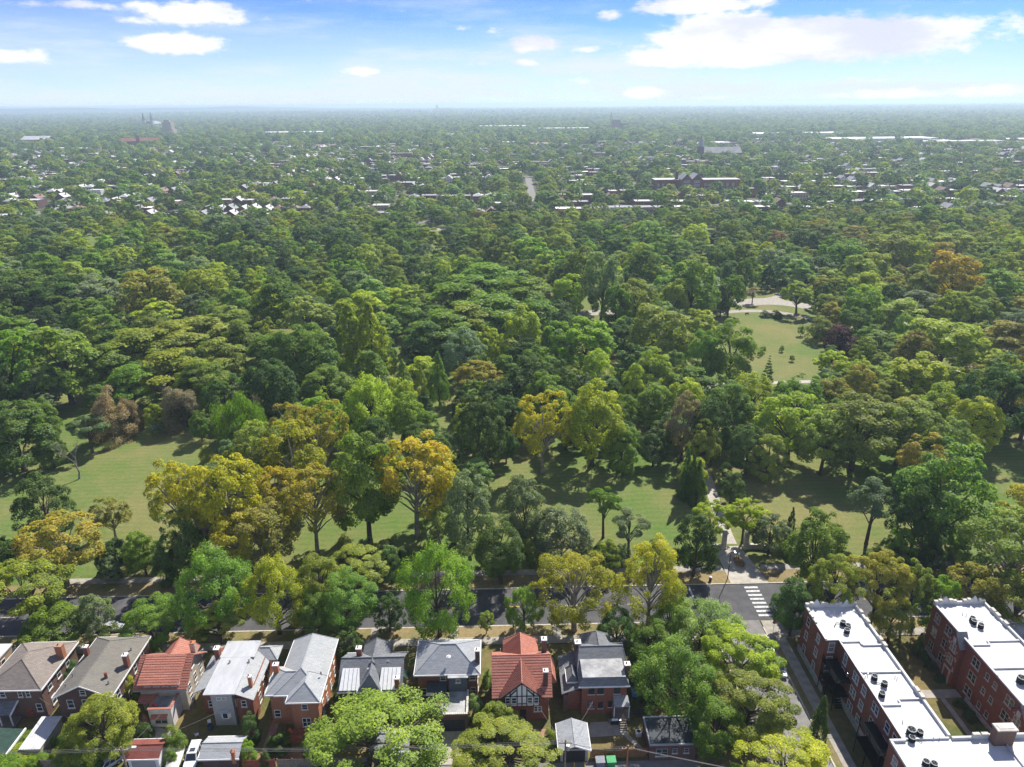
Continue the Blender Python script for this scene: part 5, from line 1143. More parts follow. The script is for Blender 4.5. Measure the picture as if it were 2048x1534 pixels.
def ac_mesh(s):
    r_ = .42*s; h_ = .75*s
    b = MB(); n = 16
    b.tube([(0, 0, .08), (0, 0, h_)], r_, n)
    g_ = MB()
    for k in range(5): g_.tube([(0, 0, .15+k*(h_-.2)/5), (0, 0, .15+k*(h_-.2)/5+.05)], r_+.02, n)
    f = MB()
    for k in range(n):
        a, a2 = k*2*math.pi/n, (k+1)*2*math.pi/n; f.prism([(r_*.88*math.cos(a), r_*.88*math.sin(a)), ((r_+.03)*math.cos(a), (r_+.03)*math.sin(a)), ((r_+.03)*math.cos(a2), (r_+.03)*math.sin(a2)), (r_*.88*math.cos(a2), r_*.88*math.sin(a2))], h_+.002, h_+.05)
    hub = MB()
    for k in range(4):
        a = k*math.pi/2; hub.poly((0, 0, h_+.065), (r_*.8*math.cos(a), r_*.8*math.sin(a), h_+.07), (r_*.8*math.cos(a+.6), r_*.8*math.sin(a+.6), h_+.075))
    ft = MB().box(-r_, r_, -r_*.7, -r_*.5, 0, .079).box(-r_, r_, r_*.5, r_*.7, 0, .079)
    return b.mesh('casing', 'dark_metal'), g_.mesh('grille', 'black_steel'), f.mesh('top_ring', 'trim_grey'), hub.mesh('fan', 'black_steel'), ft.mesh('feet', 'wood_grey')
for (p, lab) in AC:
    big = 'arge' in lab; q = at(p[0], p[1], ZR+.45); ms_ = cached(('ac', big), lambda: ac_mesh(1.35 if big else 1.0))
    o = thing('air_conditioner', lab, 'air conditioner', (q[0], q[1], ZR+.062), .3, 'roof condensers')
    for nm_, me in zip(('casing', 'grille', 'top_ring', 'fan', 'feet'), ms_): inst(nm_, me, o)
for (a, b) in (((1684, 1247), (1668, 1254)), ((1766, 1368), (1748, 1366)), ((1824, 1478), (1845, 1486)), ((1948, 1243), (1966, 1243))):
    p, q = at(a[0], a[1], 9.3), at(b[0], b[1], 9.3)
    MB().tube([p, ((p[0]+q[0])/2, p[1]+.2, 9.35), q], .05, 5).build('conduit', 'dark_metal', roof)
# ------------------------------------------------------------------ vehicles
def car_meshes(style):
    L, Wd, Hh = {'suv': (4.8, 1.9, 1.72), 'sedan': (4.6, 1.8, 1.44), 'hatch': (4.3, 1.78, 1.5)}[style]
    hl, hw = L/2, Wd/2; zb, zs = .28, .92 if style == 'suv' else .82
    # cross-sections along the car: y, half width at sill, half width at shoulder, shoulder height
    S = [(-hl, .62*hw, .70*hw, zs*.72), (-hl+.12, .88*hw, .92*hw, zs*.86), (-hl+.9, .98*hw, hw, zs*.97), (0, hw, hw, zs), (hl-.8, hw, hw, zs*1.03), (hl-.1, .93*hw, .93*hw, zs*1.02), (hl, .80*hw, .82*hw, zs*.9)]
    body = MB(); rings = []
    for (y, a, b, z) in S:
        i = len(body.v); rings.append(i)
        body.v += [(-a*.9, y, zb), (-a, y, zb+.12), (-b, y, z*.72), (-b*.97, y, z*.93), (-b*.86, y, z), (b*.86, y, z), (b*.97, y, z*.93), (b, y, z*.72), (a, y, zb+.12), (a*.9, y, zb)]
    for j in range(len(rings)-1):
        for k in range(10): body.f.append((rings[j]+k, rings[j]+(k+1) % 10, rings[j+1]+(k+1) % 10, rings[j+1]+k)[::-1])
    body.f.append(tuple(rings[0]+k for k in range(10))); body.f.append(tuple(rings[-1]+k for k in reversed(range(10))))
    ya, yb = -hl+1.15, (hl-.12 if style == 'suv' else hl-.75 if style == 'sedan' else hl-.25)
    yc, yd = -hl+1.85, (hl-.55 if style != 'sedan' else hl-1.45)
    wl, wr = hw*.90, hw*.74
    A = [(-wl, ya, zs-.02), (wl, ya, zs-.02), (wl, yb, zs), (-wl, yb, zs)]; B = [(-wr, yc, Hh), (wr, yc, Hh), (wr, yd, Hh), (-wr, yd, Hh)]
    cab = MB()
    for k in range(4): cab.poly(A[k], A[(k+1) % 4], B[(k+1) % 4], B[k])
    cab.slab(B, .05)
    def pane(k, u0, u1, v0, v1):
        a, b, c, d = [Vector(p) for p in (A[k], A[(k+1) % 4], B[(k+1) % 4], B[k])]; n = (b-a).cross(d-a).normalized()*.012
        f = lambda u, v: a.lerp(b, u).lerp(d.lerp(c, u), v)+n
        return MB().poly(f(u0, v0), f(u1, v0), f(u1, v1), f(u0, v1))
    ws = pane(0, .06, .94, .08, .92); rw = pane(2, .08, .92, .12, .88)
    sd = [pane(k, u0, u1, .1, .88) for k in (1, 3) for (u0, u1) in ((.06, .36), (.40, .66), (.70, .93))]
    ty = MB().tube([(-.11, 0, 0), (.11, 0, 0)], .34, 18); rim = MB().tube([(-.118, 0, 0), (.118, 0, 0)], .2, 12)
    lamp = MB().box(-.18, .18, -.03, .03, -.08, .08)
    sun_ = MB().box(-.38, .38, yc+.25, yc+.95, Hh+.002, Hh+.012); rail = MB().box(-.02, .02, yc+.1, yd-.1, Hh+.002, Hh+.06)
    return dict(L=L, hw=hw, hl=hl, wr=wr, zs=zs, Hh=Hh, body=body, cab=cab, ws=ws, rw=rw, sd=sd, ty=ty, rim=rim, lamp=lamp, sunroof=sun_, rail=rail, yc=yc)
def car(label, style, paint, x, y, rz, z=.02, name='parked_car', sunroof=False):
    g = cached(('carg', style), lambda: car_meshes(style))
    M_ = lambda key, nm, mt, sm=False: cached(('car', style, key, mt), lambda: (g[key] if not isinstance(key, tuple) else g[key[0]][key[1]]).mesh(nm, mt, smooth=sm))
    o = thing(name, label, 'car', (x, y, z), rz, 'parked cars')
    b = inst('body', M_('body', 'body', paint), o); md = b.modifiers.new('soft', 'BEVEL'); md.width = .05; md.segments = 2; md.angle_limit = math.radians(25)
    c = inst('cabin', M_('cab', 'cabin', paint), o); inst('windscreen', M_('ws', 'windscreen', 'glass'), c); inst('rear_window', M_('rw', 'rear_window', 'glass'), c)
    for k in range(6): inst('side_window', M_(('sd', k), 'side_window', 'glass'), c)
    if sunroof: inst('sunroof', M_('sunroof', 'sunroof', 'glass'), c)
    if style == 'suv':
        for s in (-1, 1): inst('roof_rail', M_('rail', 'roof_rail', 'steel'), c, (s*g['wr']*.9, 0, 0))
    for sx in (-1, 1):
        for yy in (-g['hl']+.85, g['hl']-.85):
            t = inst('wheel', M_('ty', 'wheel', 'rubber', True), o, (sx*(g['hw']-.09), yy, .34)); inst('rim', M_('rim', 'rim', 'steel'), t)
        inst('headlight', M_('lamp', 'headlight', 'lamp_clear'), o, (sx*g['hw']*.62, -g['hl']+.03, .62)); inst('tail_light', M_('lamp', 'tail_light', 'lamp_red'), o, (sx*g['hw']*.66, g['hl']-.02, .72))
        inst('mirror', cached('mirror'+paint, lambda: MB().box(-.1, .1, -.06, .06, -.06, .07).mesh('mirror', paint)), o, (sx*(g['hw']+.08), -g['hl']+1.45, g['zs']+.08))
    return o
car('white sport utility car between the boat and the grey garage', 'suv', 'car_white', -46.1, 78.6, .06, sunroof=True)
car('silver car beside the red-roofed garage at the bottom edge', 'hatch', 'car_silver', -58.3, 77.6, -.75)
car('pale blue car parked along the side street kerb', 'sedan', 'car_pale', 46.6, 93.6, 0)
car('dark car parked nearer the corner on the side street', 'sedan', 'car_dark', 46.6, 99.0, 0)
car('dark blue car under trees on the main street', 'sedan', 'car_blue', -61.0, 115.4, math.pi/2)
car('white car at the kerb near the right edge', 'suv', 'car_white', 98.5, 115.4, math.pi/2)
car('silver car at the near kerb behind the brown-roofed house', 'sedan', 'car_silver', -72.5, 107.2, math.pi/2)
# the covered boat on its trailer
bt = thing('boat', 'boat under a pale canvas cover beside the white car', 'boat', (-48.5, 78.4, 0), .1)
bs = [(-2.9, .05, .95), (-2.2, .55, 1.0), (-1.0, .95, 1.08), (.6, 1.05, 1.1), (2.3, .98, 1.0)]
bm_ = MB(); cv_ = MB()
for j in range(len(bs)-1):
    (y0, a, z0), (y1, b, z1) = bs[j], bs[j+1]
    y0, y1 = -y0, -y1
    cv_.poly((-a, y0, z0), (0, y0, z0+.28), (0, y1, z1+.28), (-b, y1, z1)); cv_.poly((0, y0, z0+.28), (a, y0, z0), (b, y1, z1), (0, y1, z1+.28))
    bm_.poly((-a, y0, z0-.01), (-b, y1, z1-.01), (-b*.5, y1, .35), (-a*.5, y0, .42)); bm_.poly((a*.5, y0, .42), (b*.5, y1, .35), (b, y1, z1-.01), (a, y0, z0-.01)); bm_.poly((-a*.5, y0, .42), (-b*.5, y1, .35), (b*.5, y1, .35), (a*.5, y0, .42))
inst('cover', cv_.mesh('cover', 'canvas'), bt); inst('hull', bm_.mesh('hull', 'white_paint'), bt)
tr_ = MB().box(-.6, -.5, -2.2, 2.0, .3, .4).box(.5, .6, -2.2, 2.0, .3, .4).box(-.05, .05, 1.8, 3.4, .3, .4).box(-1.0, 1.0, -.9, -.8, .25, .35)
inst('trailer_frame', tr_.mesh('trailer_frame', 'steel'), bt)
for s in (-1, 1): inst('wheel', MB().tube([(-.1, 0, 0), (.1, 0, 0)], .3, 16).mesh('wheel', 'rubber'), bt, (s*1.05, -.85, .3))
# ------------------------------------------------------------------ utility poles and wires
def pole(label, x, y, h, m, transformer):
    o = thing('utility_pole', label, 'utility pole', (x, y, 0), 0, 'utility poles along the alley')
    MB().tube([(x, y, -.2), (x, y, h)], [.16, .11], 10).build('post', m, o)
    ca = MB().box(x-.9, x+.9, y-.06, y+.06, h-.7, h-.56).build('crossarm', m, o)
    for k in (-.8, -.3, .3, .8): MB().tube([(x+k, y, h-.558), (x+k, y, h-.4)], .045, 6).build('insulator', 'lamp_clear', ca)
    if transformer: t = MB().tube([(x+.36, y, h-1.9), (x+.36, y, h-1.1)], .24, 12).build('transformer', 'steel', o); MB().tube([(x+.36, y, h-1.098), (x+.36, y, h-.95)], .07, 6).build('bushing', 'lamp_clear', t)
    return o
PO = [(-53.2, 74.2, 7.6), (8.4, 73.2, 8.0), (16.9, 72.0, 8.0), (-92, 75, 8.0), (64, 60, 8.5)]
pole('grey wooden utility pole with a street lamp at lower left', *PO[0], 'pole_wood', False)
pole('grey wooden utility pole with a transformer beside the gabled garage', *PO[1], 'pole_wood', True)
pole('orange-brown wooden utility pole near the green bin', *PO[2], 'pole_new', False)
def wire(label, a, b, sag=.5, n=10, r=.02):
    P = [Vector(a).lerp(Vector(b), k/n)-Vector((0, 0, sag*4*(k/n)*(1-k/n))) for k in range(n+1)]
    o = MB().tube(P, r, 4, False).build('overhead_wire', 'wire'); return tag(o, label, 'wire', 'overhead wires')
names_w = ['top', 'second', 'third', 'lowest']
for i, (a, b, where) in enumerate(((PO[3], PO[0], 'left of the lower-left pole'), (PO[0], PO[1], 'between the lower-left pole and the transformer pole'), (PO[1], PO[2], 'between the transformer pole and the orange-brown pole'), (PO[2], PO[4], 'right of the orange-brown pole'))):
    for k, dx in enumerate((-.8, .3, .8)):
        wire(f'{["rear", "middle", "front"][k]} overhead wire {where}', (a[0]+dx, a[1]+.25*(1-k), a[2]-.4), (b[0]+dx, b[1]+.25*(1-k), b[2]-.4), .7)
for a, b, l in ((PO[1], (14.6, 85.0, 4.4), 'the two-chimney house'), (PO[1], (5.0, 84.2, 3.6), 'the timbered house'), (PO[0], (-51.2, 86.0, 4.5), 'the roof-deck house'), (PO[0], (-73.0, 86.9, 4.6), 'the brown-roofed house'), (PO[0], (-40.5, 85.0, 4.6), 'the white-roofed house')):
    wire(f'thin service wire slanting up to {l}', (a[0], a[1], a[2]-.9), b, .4)
sl_ = thing('street_lamp', 'small alley lamp on a bracket beside the lower-left pole', 'street lamp', (-52.6, 74.4, 0)); MB().tube([(-53.1, 74.25, 6.4), (-52.5, 74.5, 6.9), (-52.0, 74.7, 6.95)], .04, 6).build('bracket', 'steel', sl_); MB().box(-52.1, -51.5, 74.6, 74.9, 6.8, 6.95).build('lamp_head', 'lamp_clear', sl_)
# ------------------------------------------------------------------ bins, fences, yard things
def bin_(label, m, x, y, w=1.3, d=1.0, h=1.2):
    o = thing('wheeled_dumpster', label, 'dumpster', (x, y, 0), .02, 'alley dumpsters')
    inst('bin_body', MB().prism([(-w*.42, -d*.42), (w*.42, -d*.42), (w*.5, d*.5), (-w*.5, d*.5)], .12, h).mesh('bin_body', m), o)
    inst('lid', MB().slab([(-w*.52, -d*.52, h+.02), (w*.52, -d*.52, h+.02), (w*.52, d*.54, h+.2), (-w*.52, d*.54, h+.2)], .05).mesh('lid', m), o)
    for s in (-1, 1): inst('wheel', MB().tube([(-.04, 0, 0), (.04, 0, 0)], .1, 10).mesh('wheel', 'rubber'), o, (s*w*.4, .3, .1))
bin_('green wheeled dumpster in the alley', 'bin_green', 15.4, 75.6); bin_('grey wheeled dumpster left of the green one', 'bin_grey', 13.8, 75.6)
def fence(label, x0, x1, y, h, m):
    o = thing('wooden_fence', label, 'fence', ((x0+x1)/2, y, 0), 0, 'board fences at the alley')
    n = int((x1-x0)/2.0)
    for k in range(n+1): xx = x0+(x1-x0)*k/n; MB().box(xx-.06, xx+.06, y+.03, y+.15, 0, h+.08).build('post', m, o)
    bd = MB(); rr_ = random.Random(int(x0*7)); nb_ = int((x1-x0)/.17)
    for k in range(nb_): xx = x0+k*.17; bd.box(xx, xx+.155, y-.012, y+.012, .05, h+rr_.uniform(-.02, .02))
    tag(bd.build('boards', m, o), kind='stuff'); MB().box(x0, x1, y+.014, y+.06, .4, .5).box(x0, x1, y+.014, y+.06, h-.35, h-.25).build('rail', m, o)
fence('brown board fence behind the dumpsters', 12.6, 21.0, 77.0, 1.7, 'wood'); fence('red-brown board fence right of the grey shingled garage', -38.2, -33.6, 76.7, 1.6, 'wood_red'); fence('weathered board fence under the lower-left juniper', -67.8, -59.5, 77.6, 1.6, 'wood_grey'); fence('grey board fence below the near yellow-green tree', -33.2, -20.2, 76.7, 1.6, 'wood_grey')
for k, x in enumerate((10.0, 11.5)): tag(MB().tube([(x, 75.4, 0), (x, 75.4, 1.0), (x, 75.4, 1.06)], [.08, .08, .03], 10).build('bollard', 'paint_yellow'), f'{["left", "right"][k]} one of two yellow bollards by the gabled garage', 'bollard', 'yellow bollards')
gq = thing('barbecue_grill', 'shiny barbecue grill beside the rear porch steps', 'grill', (17.1, 83.0, 0)); inst('cart', MB().box(-.55, .55, -.25, .25, .1, .85).mesh('cart', 'dark_metal'), gq); inst('hood', MB().tube([(-.5, 0, .95), (.5, 0, .95)], .27, 12).mesh('hood', 'steel'), gq); inst('side_shelf', MB().box(-.95, .95, -.22, .22, .851, .9).mesh('side_shelf', 'steel'), gq)
aq = thing('air_conditioner', 'pale condenser box in the yard beside the dark garage', 'air conditioner', (20.4, 80.8, 0), .1); inst('casing', MB().box(-.4, .4, -.4, .4, .05, .85).mesh('casing', 'white_paint'), aq); inst('fan', MB().tube([(0, 0, .852), (0, 0, .9)], .3, 14).mesh('fan', 'dark_metal'), aq)
fp = thing('flagpole', 'thin white pole beside the flat-roofed rear garage', 'pole', (-13.2, 84.7, 0)); MB().tube([(-13.2, 84.7, 0), (-13.2, 84.7, 6.2)], [.05, .035], 8).build('mast', 'white_paint', fp); MB().tube([(-13.2, 84.7, 6.2), (-13.2, 84.7, 6.3)], [.07, .03], 8).build('finial', 'steel', fp)
def table(label, x, y, rz, top, l=1.8, w=.9):
    o = thing('patio_table', label, 'table', (x, y, 0), rz); inst('table_top', MB().box(-l/2, l/2, -w/2, w/2, .7, .75).mesh('table_top', top), o)
    for sx in (-1, 1):
        for sy in (-1, 1): inst('leg', cached('tleg', lambda: MB().box(-.04, .04, -.04, .04, 0, .699).mesh('leg', 'steel')), o, (sx*(l/2-.1), sy*(w/2-.1), 0))
table('pale patio table left of the flat-roofed rear garage', -12.1, 82.4, -.6, 'trim_grey', 2.2, .8)
def chair(label, x, y, rz, m):
    o = thing('patio_chair', label, 'chair', (x, y, 0 if True else 0), rz, 'patio chairs'); inst('seat', cached('cs'+m, lambda: MB().box(-.25, .25, -.25, .25, .4, .46).mesh('seat', m)), o); inst('backrest', cached('cb'+m, lambda: MB().slab([(-.25, .22, .462), (.25, .22, .462), (.25, .38, .95), (-.25, .38, .95)], .05).mesh('backrest', m)), o)
    for sx in (-1, 1):
        for sy in (-1, 1): inst('leg', cached('cl'+m, lambda: MB().box(-.025, .025, -.025, .025, 0, .399).mesh('leg', m)), o, (sx*.21, sy*.21, 0))
    return o
chair('white garden chair nearer the grey sided wing', -46.0, 84.6, .5, 'white_paint'); chair('white garden chair alone on the shaded grass', -47.2, 82.6, 2.2, 'white_paint')
c_ = chair('orange chair on the red wooden deck', -32.6, 82.0, 1.0, 'orange_cloth'); c_.location.z = .62
c_ = chair('orange chair on the white roof deck', -54.2, 85.6, 2.0, 'orange_cloth'); c_.location.z = 3.0
bb = thing('wheelie_bin', 'dark blue bin at the corner of the grey sided wing', 'bin', (-45.6, 83.8, 0)); inst('bin_body', MB().prism([(-.25, -.28), (.25, -.28), (.3, .3), (-.3, .3)], .05, .95).mesh('bin_body', 'car_blue'), bb); inst('lid', MB().slab([(-.32, -.34, .97), (.32, -.34, .97), (.32, .34, 1.05), (-.32, .34, 1.05)], .04).mesh('lid', 'bin_black'), bb)
um = thing('patio_umbrella', 'folded pink parasol beside the roof deck extension', 'umbrella', (-56.0, 84.9, 0)); MB().tube([(-56.0, 84.9, 0), (-56.0, 84.9, 2.4)], .03, 6).build('pole', 'steel', um); MB().tube([(-56.0, 84.9, 1.0), (-56.0, 84.9, 1.5), (-56.0, 84.9, 2.35)], [.55, .4, .04], 8).build('canopy', 'tile_red', um)
sq = thing('garden_steps', 'short flight of brick steps left of the deck extension', 'steps', (-57.5, 82.5, 0)); 
for k in range(5): MB().box(-58.0, -57.0, 81.0+.35*k, 81.0+.35*k+.34, 0, .16*(k+1)).build('step', 'paving_brick', sq)
tp = thing('log_pile', 'heap of cut branches beside the rear porch', 'log pile', (21.2, 85.0, 0)); rl_ = random.Random(3)
for k in range(16):
    a = rl_.uniform(-.4, .4); x, y, z = 21.0+rl_.uniform(-.8, .8), 84.8+rl_.uniform(-.6, .6), .1+.12*(k//4)
    MB().tube([(x-.7*math.cos(a), y-.7*math.sin(a), z), (x+.7*math.cos(a), y+.7*math.sin(a), z)], .08, 6).build('log', 'bark', tp)
tag(MB().slab([(20.6, 87.6, .9), (21.6, 87.5, .75), (21.7, 89.4, .9), (20.7, 89.5, 1.1)], .06).slab([(20.6, 87.6, .84), (20.65, 87.6, .84), (20.6, 87.3, .05), (20.5, 87.3, .05)], .04).build('tarpaulin', 'tarp_blue'), 'blue tarpaulin draped beside the two-chimney house', 'tarpaulin')
# ------------------------------------------------------------------ park gate
for k, (x, w_) in enumerate(((47.9, 'left'), (52.7, 'right'))):
    o = thing('gate_pillar', f'{w_} square stone pillar of the park gate', 'gate pillar', (x, 128.8, 0), 0, 'park gate pillars')
    MB().box(x-.55, x+.55, 128.25, 129.35, 0, .5).build('plinth', 'limestone', o); MB().box(x-.42, x+.42, 128.38, 129.22, .502, 4.0).build('shaft', 'stone', o)
    cp_ = MB().box(x-.58, x+.58, 128.22, 129.38, 4.002, 4.25).build('cap', 'limestone', o); MB().poly((x-.5, 128.3, 4.252), (x+.5, 128.3, 4.252), (x, 128.8, 4.6)).poly((x+.5, 128.3, 4.252), (x+.5, 129.3, 4.252), (x, 128.8, 4.6)).poly((x+.5, 129.3, 4.252), (x-.5, 129.3, 4.252), (x, 128.8, 4.6)).poly((x-.5, 129.3, 4.252), (x-.5, 128.3, 4.252), (x, 128.8, 4.6)).build('finial', 'limestone', cp_)
for sx, x, w_ in ((-1, 47.3, 'left'), (1, 53.3, 'right')):
    o = thing('stone_wall', f'low curved stone wall {w_} of the park gate', 'wall', (x+sx*3, 127.6, 0), 0, 'curved gate walls'); prev = None
    for k in range(8):
        a0, a1 = k/8*1.2, (k+1)/8*1.2; f = lambda a, r: (x+sx*(5.2*math.sin(a)), 128.6-r*(1-math.cos(a))*2.4)
        p0, p1 = f(a0, 1), f(a1, 1); MB().prism([(p0[0], p0[1]-.22), (p1[0], p1[1]-.22), (p1[0], p1[1]+.22), (p0[0], p0[1]+.22)] if sx > 0 else [(p1[0], p1[1]-.22), (p0[0], p0[1]-.22), (p0[0], p0[1]+.22), (p1[0], p1[1]+.22)], 0, 1.1).build('wall_section', 'stone', o)
        MB().prism([(p0[0], p0[1]-.3), (p1[0], p1[1]-.3), (p1[0], p1[1]+.3), (p0[0], p0[1]+.3)] if sx > 0 else [(p1[0], p1[1]-.3), (p0[0], p0[1]-.3), (p0[0], p0[1]+.3), (p1[0], p1[1]+.3)], 1.102, 1.25).build('coping', 'limestone', o)
fb = thing('flower_bed', 'oval planted flower bed in the park forecourt', 'flower bed', (49.6, 123.6, 0)); n = 20
ov = [(49.6+1.25*math.cos(k*2*math.pi/n), 123.6+2.3*math.sin(k*2*math.pi/n)) for k in range(n)]; iv = [(49.6+1.02*math.cos(k*2*math.pi/n), 123.6+2.05*math.sin(k*2*math.pi/n)) for k in range(n)]
MB().prism(ov, .1, .34).build('edging', 'concrete', fb); MB().prism(iv, .342, .42).build('soil_bed', 'soil', fb)
rf_ = random.Random(9)
for k in range(16):
    a, q = rf_.uniform(0, 6.28), rf_.uniform(.1, .85); x, y = 49.6+math.cos(a)*q, 123.6+math.sin(a)*q*2; pl = MB()
    for j in range(9):
        b_ = rf_.uniform(0, 6.28); e_ = rf_.uniform(.15, .32); pl.poly((x, y, .42), (x+e_*math.cos(b_), y+e_*math.sin(b_), .55+rf_.uniform(0, .2)), (x+e_*math.cos(b_+.6), y+e_*math.sin(b_+.6), .5+rf_.uniform(0, .2)))
    pl.build('flower_clump', 'flower', fb)
lp = thing('street_lamp', 'thin dark lamp post beside the park forecourt', 'street lamp', (45.6, 118.3, 0)); MB().tube([(45.6, 118.3, 0), (45.6, 118.3, 7.5)], [.1, .06], 8).build('post', 'dark_metal', lp); MB().tube([(45.6, 118.3, 7.4), (45.6, 117.6, 7.9), (45.6, 116.4, 8.0)], .045, 6).build('arm', 'dark_metal', lp); MB().box(45.45, 45.75, 115.8, 116.5, 7.9, 8.05).build('lamp_head', 'steel', lp)
lb = thing('litter_bin', 'dark litter bin on the verge left of the forecourt', 'litter bin', (41.9, 117.7, .1)); MB().tube([(41.9, 117.7, .1), (41.9, 117.7, 1.0)], [.26, .32], 12).build('bin_body', 'bin_black', lb); MB().tube([(41.9, 117.7, 1.002), (41.9, 117.7, 1.15)], [.33, .2], 12).build('lid', 'white_paint', lb)
ss = thing('stop_sign', 'red octagonal stop sign at the side street corner', 'sign', (49.0, 102.4, 0)); MB().tube([(49.0, 102.4, 0), (49.0, 102.4, 2.9)], .035, 6).build('post', 'steel', ss)
oc = [(.38*math.cos(math.pi/8+k*math.pi/4), .38*math.sin(math.pi/8+k*math.pi/4)) for k in range(8)]
sg = MB(); sg.poly(*[(49.0+a, 102.33, 2.5+b) for a, b in oc]).poly(*[(49.0+a, 102.36, 2.5+b) for a, b in reversed(oc)]).build('sign_plate', 'sign_red', ss)
ft_ = bpy.data.curves.new('lettering', 'FONT'); ft_.body = 'STOP'; ft_.size = .28; ft_.align_x = 'CENTER'; ft_.align_y = 'CENTER'; ft_.extrude = .003; ft_.materials.append(MAT['white_paint'])
_f = bpy.data.objects.new('lettering', ft_); COL.objects.link(_f); bpy.context.view_layer.update()
_me = bpy.data.meshes.new_from_object(_f.evaluated_get(bpy.context.evaluated_depsgraph_get())); bpy.data.objects.remove(_f); _me.name = 'lettering'
fo = bpy.data.objects.new('lettering', _me); COL.objects.link(fo); fo.parent = ss; fo.location = (0, -.085, 2.5); fo.rotation_euler = (math.pi/2, 0, 0)
wb = thing('park_bench', 'bench at the far edge of the small right-hand lawn', 'bench', (*at(1494, 630)[:2], 0), .1); inst('seat', MB().box(-.9, .9, -.25, .25, .42, .48).mesh('seat', 'dark_metal'), wb); inst('backrest', MB().slab([(-.9, .25, .5), (.9, .25, .5), (.9, .4, .95), (-.9, .4, .95)], .05).mesh('backrest', 'dark_metal'), wb)
for s in (-1, 1): inst('leg', MB().box(-.05, .05, -.22, .22, 0, .419).mesh('leg', 'dark_metal'), wb, (s*.7, 0, 0))
# ------------------------------------------------------------------ the city beyond the park
def far_wall_mat(name, col, glass=(.05, .055, .06), trim=(.5, .48, .44)):
    """brick with rows of windows far too small to tell apart"""
    m = bpy.data.materials.new(name); m.use_nodes = True; t = m.node_tree; b = t.nodes['Principled BSDF']; b.inputs['Roughness'].default_value = .85
    g = N(t, 'ShaderNodeNewGeometry'); s = N(t, 'ShaderNodeSeparateXYZ'); t.links.new(g.outputs['Position'], s.inputs[0])
    u = M(t, 'FRACT', M(t, 'DIVIDE', M(t, 'ADD', s.outputs[0], M(t, 'MULTIPLY', s.outputs[1], .9)), 2.7)); v = M(t, 'FRACT', M(t, 'DIVIDE', s.outputs[2], 3.1))
    iw = M(t, 'MULTIPLY', M(t, 'LESS_THAN', M(t, 'ABSOLUTE', M(t, 'SUBTRACT', u, .5)), .19), M(t, 'LESS_THAN', M(t, 'ABSOLUTE', M(t, 'SUBTRACT', v, .55)), .27))
    n = N(t, 'ShaderNodeTexNoise'); n.inputs['Scale'].default_value = .05; t.links.new(g.outputs['Position'], n.inputs['Vector'])
    c = MIX(t, n.outputs[0], tuple(x*.7 for x in col), tuple(min(1, x*1.35) for x in col))
    t.links.new(MIX(t, M(t, 'MULTIPLY', iw, .8), c, glass), b.inputs['Base Color']); MAT[name] = m
far_wall_mat('far_brick', (.19, .075, .05)); far_wall_mat('far_brick_dark', (.11, .062, .05)); far_wall_mat('far_tan', (.38, .30, .22)); far_wall_mat('far_white', (.62, .60, .56))
mat('far_roof_white', (.74, .73, .70), .6, .15, .05); mat('far_roof_grey', (.27, .27, .275), .8, .25, .06); mat('far_roof_brown', (.22, .15, .115), .8, .25, .06); mat('far_roof_pale', (.48, .47, .45), .7, .2, .05); mat('far_roof_red', (.30, .12, .075), .8, .2, .05)
WALLM = [('far_brick', 'red brick'), ('far_brick_dark', 'dark brick'), ('far_tan', 'tan'), ('far_white', 'white')]
FLATM = [('far_roof_white', 'white-roofed'), ('far_roof_pale', 'pale-roofed'), ('far_roof_pale', 'pale-roofed'), ('far_roof_grey', 'grey flat-roofed')]
PITCHM = [('far_roof_grey', 'grey gabled'), ('far_roof_brown', 'brown gabled'), ('far_roof_pale', 'pale gabled')]
def far_parts(kind, w, d, h):
    """wall and roof shells of a small house, base at the origin"""
    wa, ro = MB(), MB()
    wa.box(-w/2, w/2, -d/2, d/2, -.3, h)
    if kind == 'flat':
        ro.box(-w/2+.25, w/2-.25, -d/2+.25, d/2-.25, h+.01, h+.1)
        wa.box(-w/2, w/2, -d/2, -d/2+.24, h+.002, h+.6).box(-w/2, -w/2+.24, -d/2+.242, d/2, h+.002, h+.35).box(w/2-.24, w/2, -d/2+.242, d/2, h+.002, h+.35)
        wa.box(-w*.3, -w*.3+.7, 0, .7, h+.102, h+1.5)
    elif kind == 'gable':
        r = h+w*.42; o = .35
        ro.slab([(-w/2-o, -d/2-o, h), (0, -d/2-o, r), (0, d/2+o, r), (-w/2-o, d/2+o, h)][::-1], .2).slab([(0, -d/2-o, r), (w/2+o, -d/2-o, h), (w/2+o, d/2+o, h), (0, d/2+o, r)][::-1], .2)
        wa.poly((-w/2, -d/2, h), (w/2, -d/2, h), (0, -d/2, r-.3)).poly((w/2, d/2, h), (-w/2, d/2, h), (0, d/2, r-.3)).box(w*.25, w*.25+.7, d*.1, d*.1+.7, h, r+.8)
    else:
        r = h+2.4; o = .4; q = d*.3
        A, B = (0, -d/2+q, r), (0, d/2-q, r); P = [(-w/2-o, -d/2-o, h), (w/2+o, -d/2-o, h), (w/2+o, d/2+o, h), (-w/2-o, d/2+o, h)]
        ro.slab([P[0], P[1], A], .2).slab([P[1], P[2], B, A], .2).slab([P[2], P[3], B], .2).slab([P[3], P[0], A, B], .2); wa.box(w*.2, w*.2+.7, 0, .7, h, r+.7)
    return wa, ro
cr = random.Random(404)
SHAPES = {k: [(w, d, h) for (w, d, h) in dims] for k, dims in {'flat': [(9, 15, 7), (10, 14, 6.6), (15, 16, 7.4)], 'gable': [(8.5, 13, 5.4), (9, 12, 6.4)], 'hip': [(9.5, 11, 6.6)]}.items()}
def far_mesh(kind, i, which, m):
    def mk():
        wa, ro = far_parts(kind, *SHAPES[kind][i]); return (wa if which == 'wall' else ro).mesh(which, m)
    return cached(('far', kind, i, which, m), mk)
